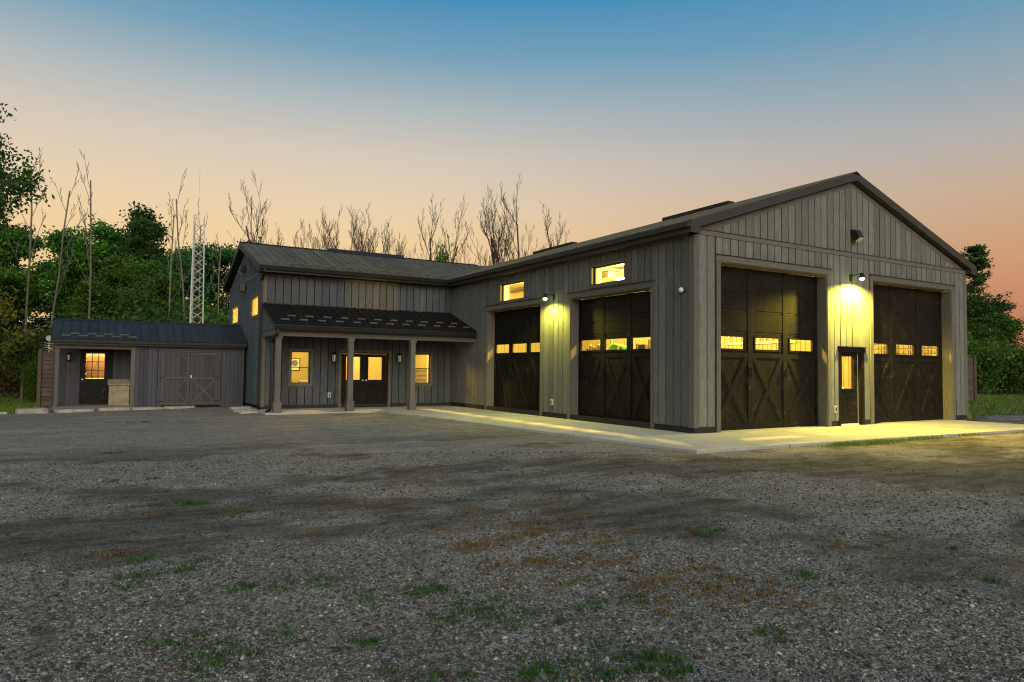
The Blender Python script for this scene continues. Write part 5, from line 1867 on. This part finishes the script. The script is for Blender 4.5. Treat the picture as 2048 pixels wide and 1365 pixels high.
# pale bare trunks in front of the wood
pal = [(-15.2, 27.5, 1.05), (-14.4, 28.5, .98), (-12.75, 26.5, 1.0), (-9.0, 29.5, .95), (-8.1, 31, 1.05), (-7.2, 32, .95), (-6.3, 30.5, .82), (-5.2, 33, .9)]
for i, (x, y, s_) in enumerate(pal):
    simple_tree('bare_tree', 'pale slender bare tree before the wood, %s from the left' % ORD[i], 'tree', (x, y), rt_.random() * 6.28, s_ * .98, PALE[i % 3], 'palebark', group='pale bare trees')
# dead trees behind the wing and the garage
dead = [(-.6, 38, .92), (.8, 36, .9), (1.9, 42, 1.05), (3.4, 36, .95), (4.4, 37, .98), (5.2, 42, 1.12), (7.1, 38, .92), (9.4, 41, .95), (-3.0, 36, 1.13), (-2.3, 37, .9), (.2, 37, .86), (1.3, 40, 1.02), (2.3, 38, 1.08), (3.0, 41, 1.0), (3.9, 39, 1.12), (4.8, 41, 1.1), (5.6, 39, 1.0), (6.5, 40, 1.05), (7.6, 41, .95), (8.5, 40, .8), (10.6, 38, 1.2), (11.6, 39, 1.25), (13.6, 40, .95), (15.6, 38, 1.25), (17.0, 40, 1.35), (18.2, 39, 1.45), (19.4, 41, 1.38), (20.6, 39, 1.3), (22.0, 41, 1.05), (24.5, 42, 1.05), (27.5, 42, .98), (33.0, 43, 1.22)]
dead.sort()
ORD += ['twenty-ninth', 'thirtieth', 'thirty-first', 'thirty-second', 'thirty-third', 'thirty-fourth']
for i, (x, y, s_) in enumerate(dead):
    simple_tree('bare_tree', 'leafless grey tree against the sky above the roofs, %s from the left' % ORD[i], 'tree', (x, y), rt_.random() * 6.28, s_ * 1.0, BARE[i % 6], 'deadbark', group='leafless trees above the roofs')
# living stems at their feet
for i, (x, y, s_, lb) in enumerate(((11.2, 38.5, 1.0, 'vine-clad green stump at the foot of the forked bare tree'), (14.2, 39, .85, 'small green bush showing above the roof valley'))):
    z = float(gz(x, y))
    simple_tree('ivy_shrub', lb, 'bush', (x, y), rt_.random() * 6, (s_ * .8, s_ * .8, s_ * 4.2), SHRUB[i][0], 'bark', SHRUB[i][1], 'leaf')
# right-hand side
simple_tree('pine_tree', 'tall dark green tree rising behind the right eave of the garage', 'tree', (47.6, 16.6), 1.2, (1.25, 1.25, 1.06), PINE[1][0], 'bark', PINE[1][1], 'leafdark')
rb_ = [(52, 20, 8.2, 0, 'leafdark'), (55.5, 17.5, 8.0, 2, 'leaf'), (44, 16.5, 5.6, 1, 'leaf'), (49, 14.8, 6.0, 3, 'leaf'), (53, 13.8, 5.4, 4, 'leafdark'), (58, 14, 7.2, 1, 'leafdark'), (62, 22, 9.5, 2, 'leafdark')]
for i, (x, y, h, k_, lf) in enumerate(rb_):
    b = BROAD[k_]
    simple_tree('hedge_tree', 'dense tree of the right-hand hedgerow, %s of the seven from the garage' % ORD[i], 'tree', (x, y), rt_.random() * 6.28, (h / 9.6 * 1.3, h / 9.6 * 1.3, h / 9.6), b[0], 'bark', b[1], lf, 'trees of the right-hand hedgerow')
for i, (x, y, s_, lf) in enumerate(((41, 13.5, 1.5, 'leaf'), (44, 13.0, 1.4, 'leaf'), (46.5, 12.6, 1.3, 'leafbrown'), (49, 12.0, 1.4, 'leafdark'), (51.5, 11.2, 1.3, 'leaf'), (38.5, 15, 1.3, 'leaf'))):
    simple_tree('shrub', 'low bush at the foot of the right-hand hedgerow, %s of six' % ORD[i], 'bush', (x, y), rt_.random() * 6.28, s_, SHRUB[i % 3][0], 'bark', SHRUB[i % 3][1], lf, 'bushes of the right-hand hedgerow')
# near tree at the left edge: only its outer boughs reach into the picture
rn = random.Random(79)
sg, tp = [], []
p0 = Vector((0, 0, 0))
for i in range(9):
    p1 = p0 + Vector((rn.gauss(0, .08), rn.gauss(0, .08), 1.0))
    sg.append((p0.copy(), p1.copy(), .26 * (1 - i / 10), .26 * (1 - (i + 1) / 10)))
    p0 = p1
for i in range(120):
    a, zz = rn.random() * 6.283, rn.uniform(4.9, 9.3)
    rmax = 4.9 * math.sqrt(max(.12, 1 - ((zz - 7.4) / 2.6) ** 2))
    rr_ = rmax * rn.uniform(.5, 1.0)
    b0 = Vector((0, 0, max(2.5, zz - rr_ * .55)))
    tgt = Vector((math.cos(a) * rr_, math.sin(a) * rr_, zz))
    q0 = b0
    for k_ in range(5):
        q1 = b0.lerp(tgt, (k_ + 1) / 5) + Vector((rn.gauss(0, .12), rn.gauss(0, .12), rn.gauss(0, .1)))
        sg.append((q0.copy(), q1.copy(), .05 * (1 - k_ / 5.5), .05 * (1 - (k_ + 1) / 5.5)))
        q0 = q1
    for k_ in range(7):
        q1 = q0 + Vector((rn.gauss(0, .4), rn.gauss(0, .4), rn.gauss(0, .3)))
        sg.append((q0.copy(), q1.copy(), .012, .005))
        tp.append(q1)
BIGT, BIGC = seg_mesh('trunk', sg), leaf_mesh('crown', tp, 62000, .07, .2, 78, flat=.8)
simple_tree('maple_tree', 'large dark tree whose outer boughs enter at the upper left edge', 'tree', (-19.0, 15.5), .4, (1.06, 1.06, 1.19), BIGT, 'bark', BIGC, 'leafdark')
sg, tp = limbs(.08, 5, .95, 3, 81, first=.25, nkids=(3, 4), trunk_len=3.6, ratio=.6, wob=.2, upb=.1)
tp = [q for q in tp if q.z > 1.7]
simple_tree('sapling', 'yellow-green lower boughs at the left edge, warm light put into the leaf colour', 'tree', (-15.9, 20.5), 1.0, (1.35, 1.35, 1.2), seg_mesh('trunk', sg), 'palebark', leaf_mesh('crown', tp, 7000, .06, .24, 82), 'leafwarmlit')
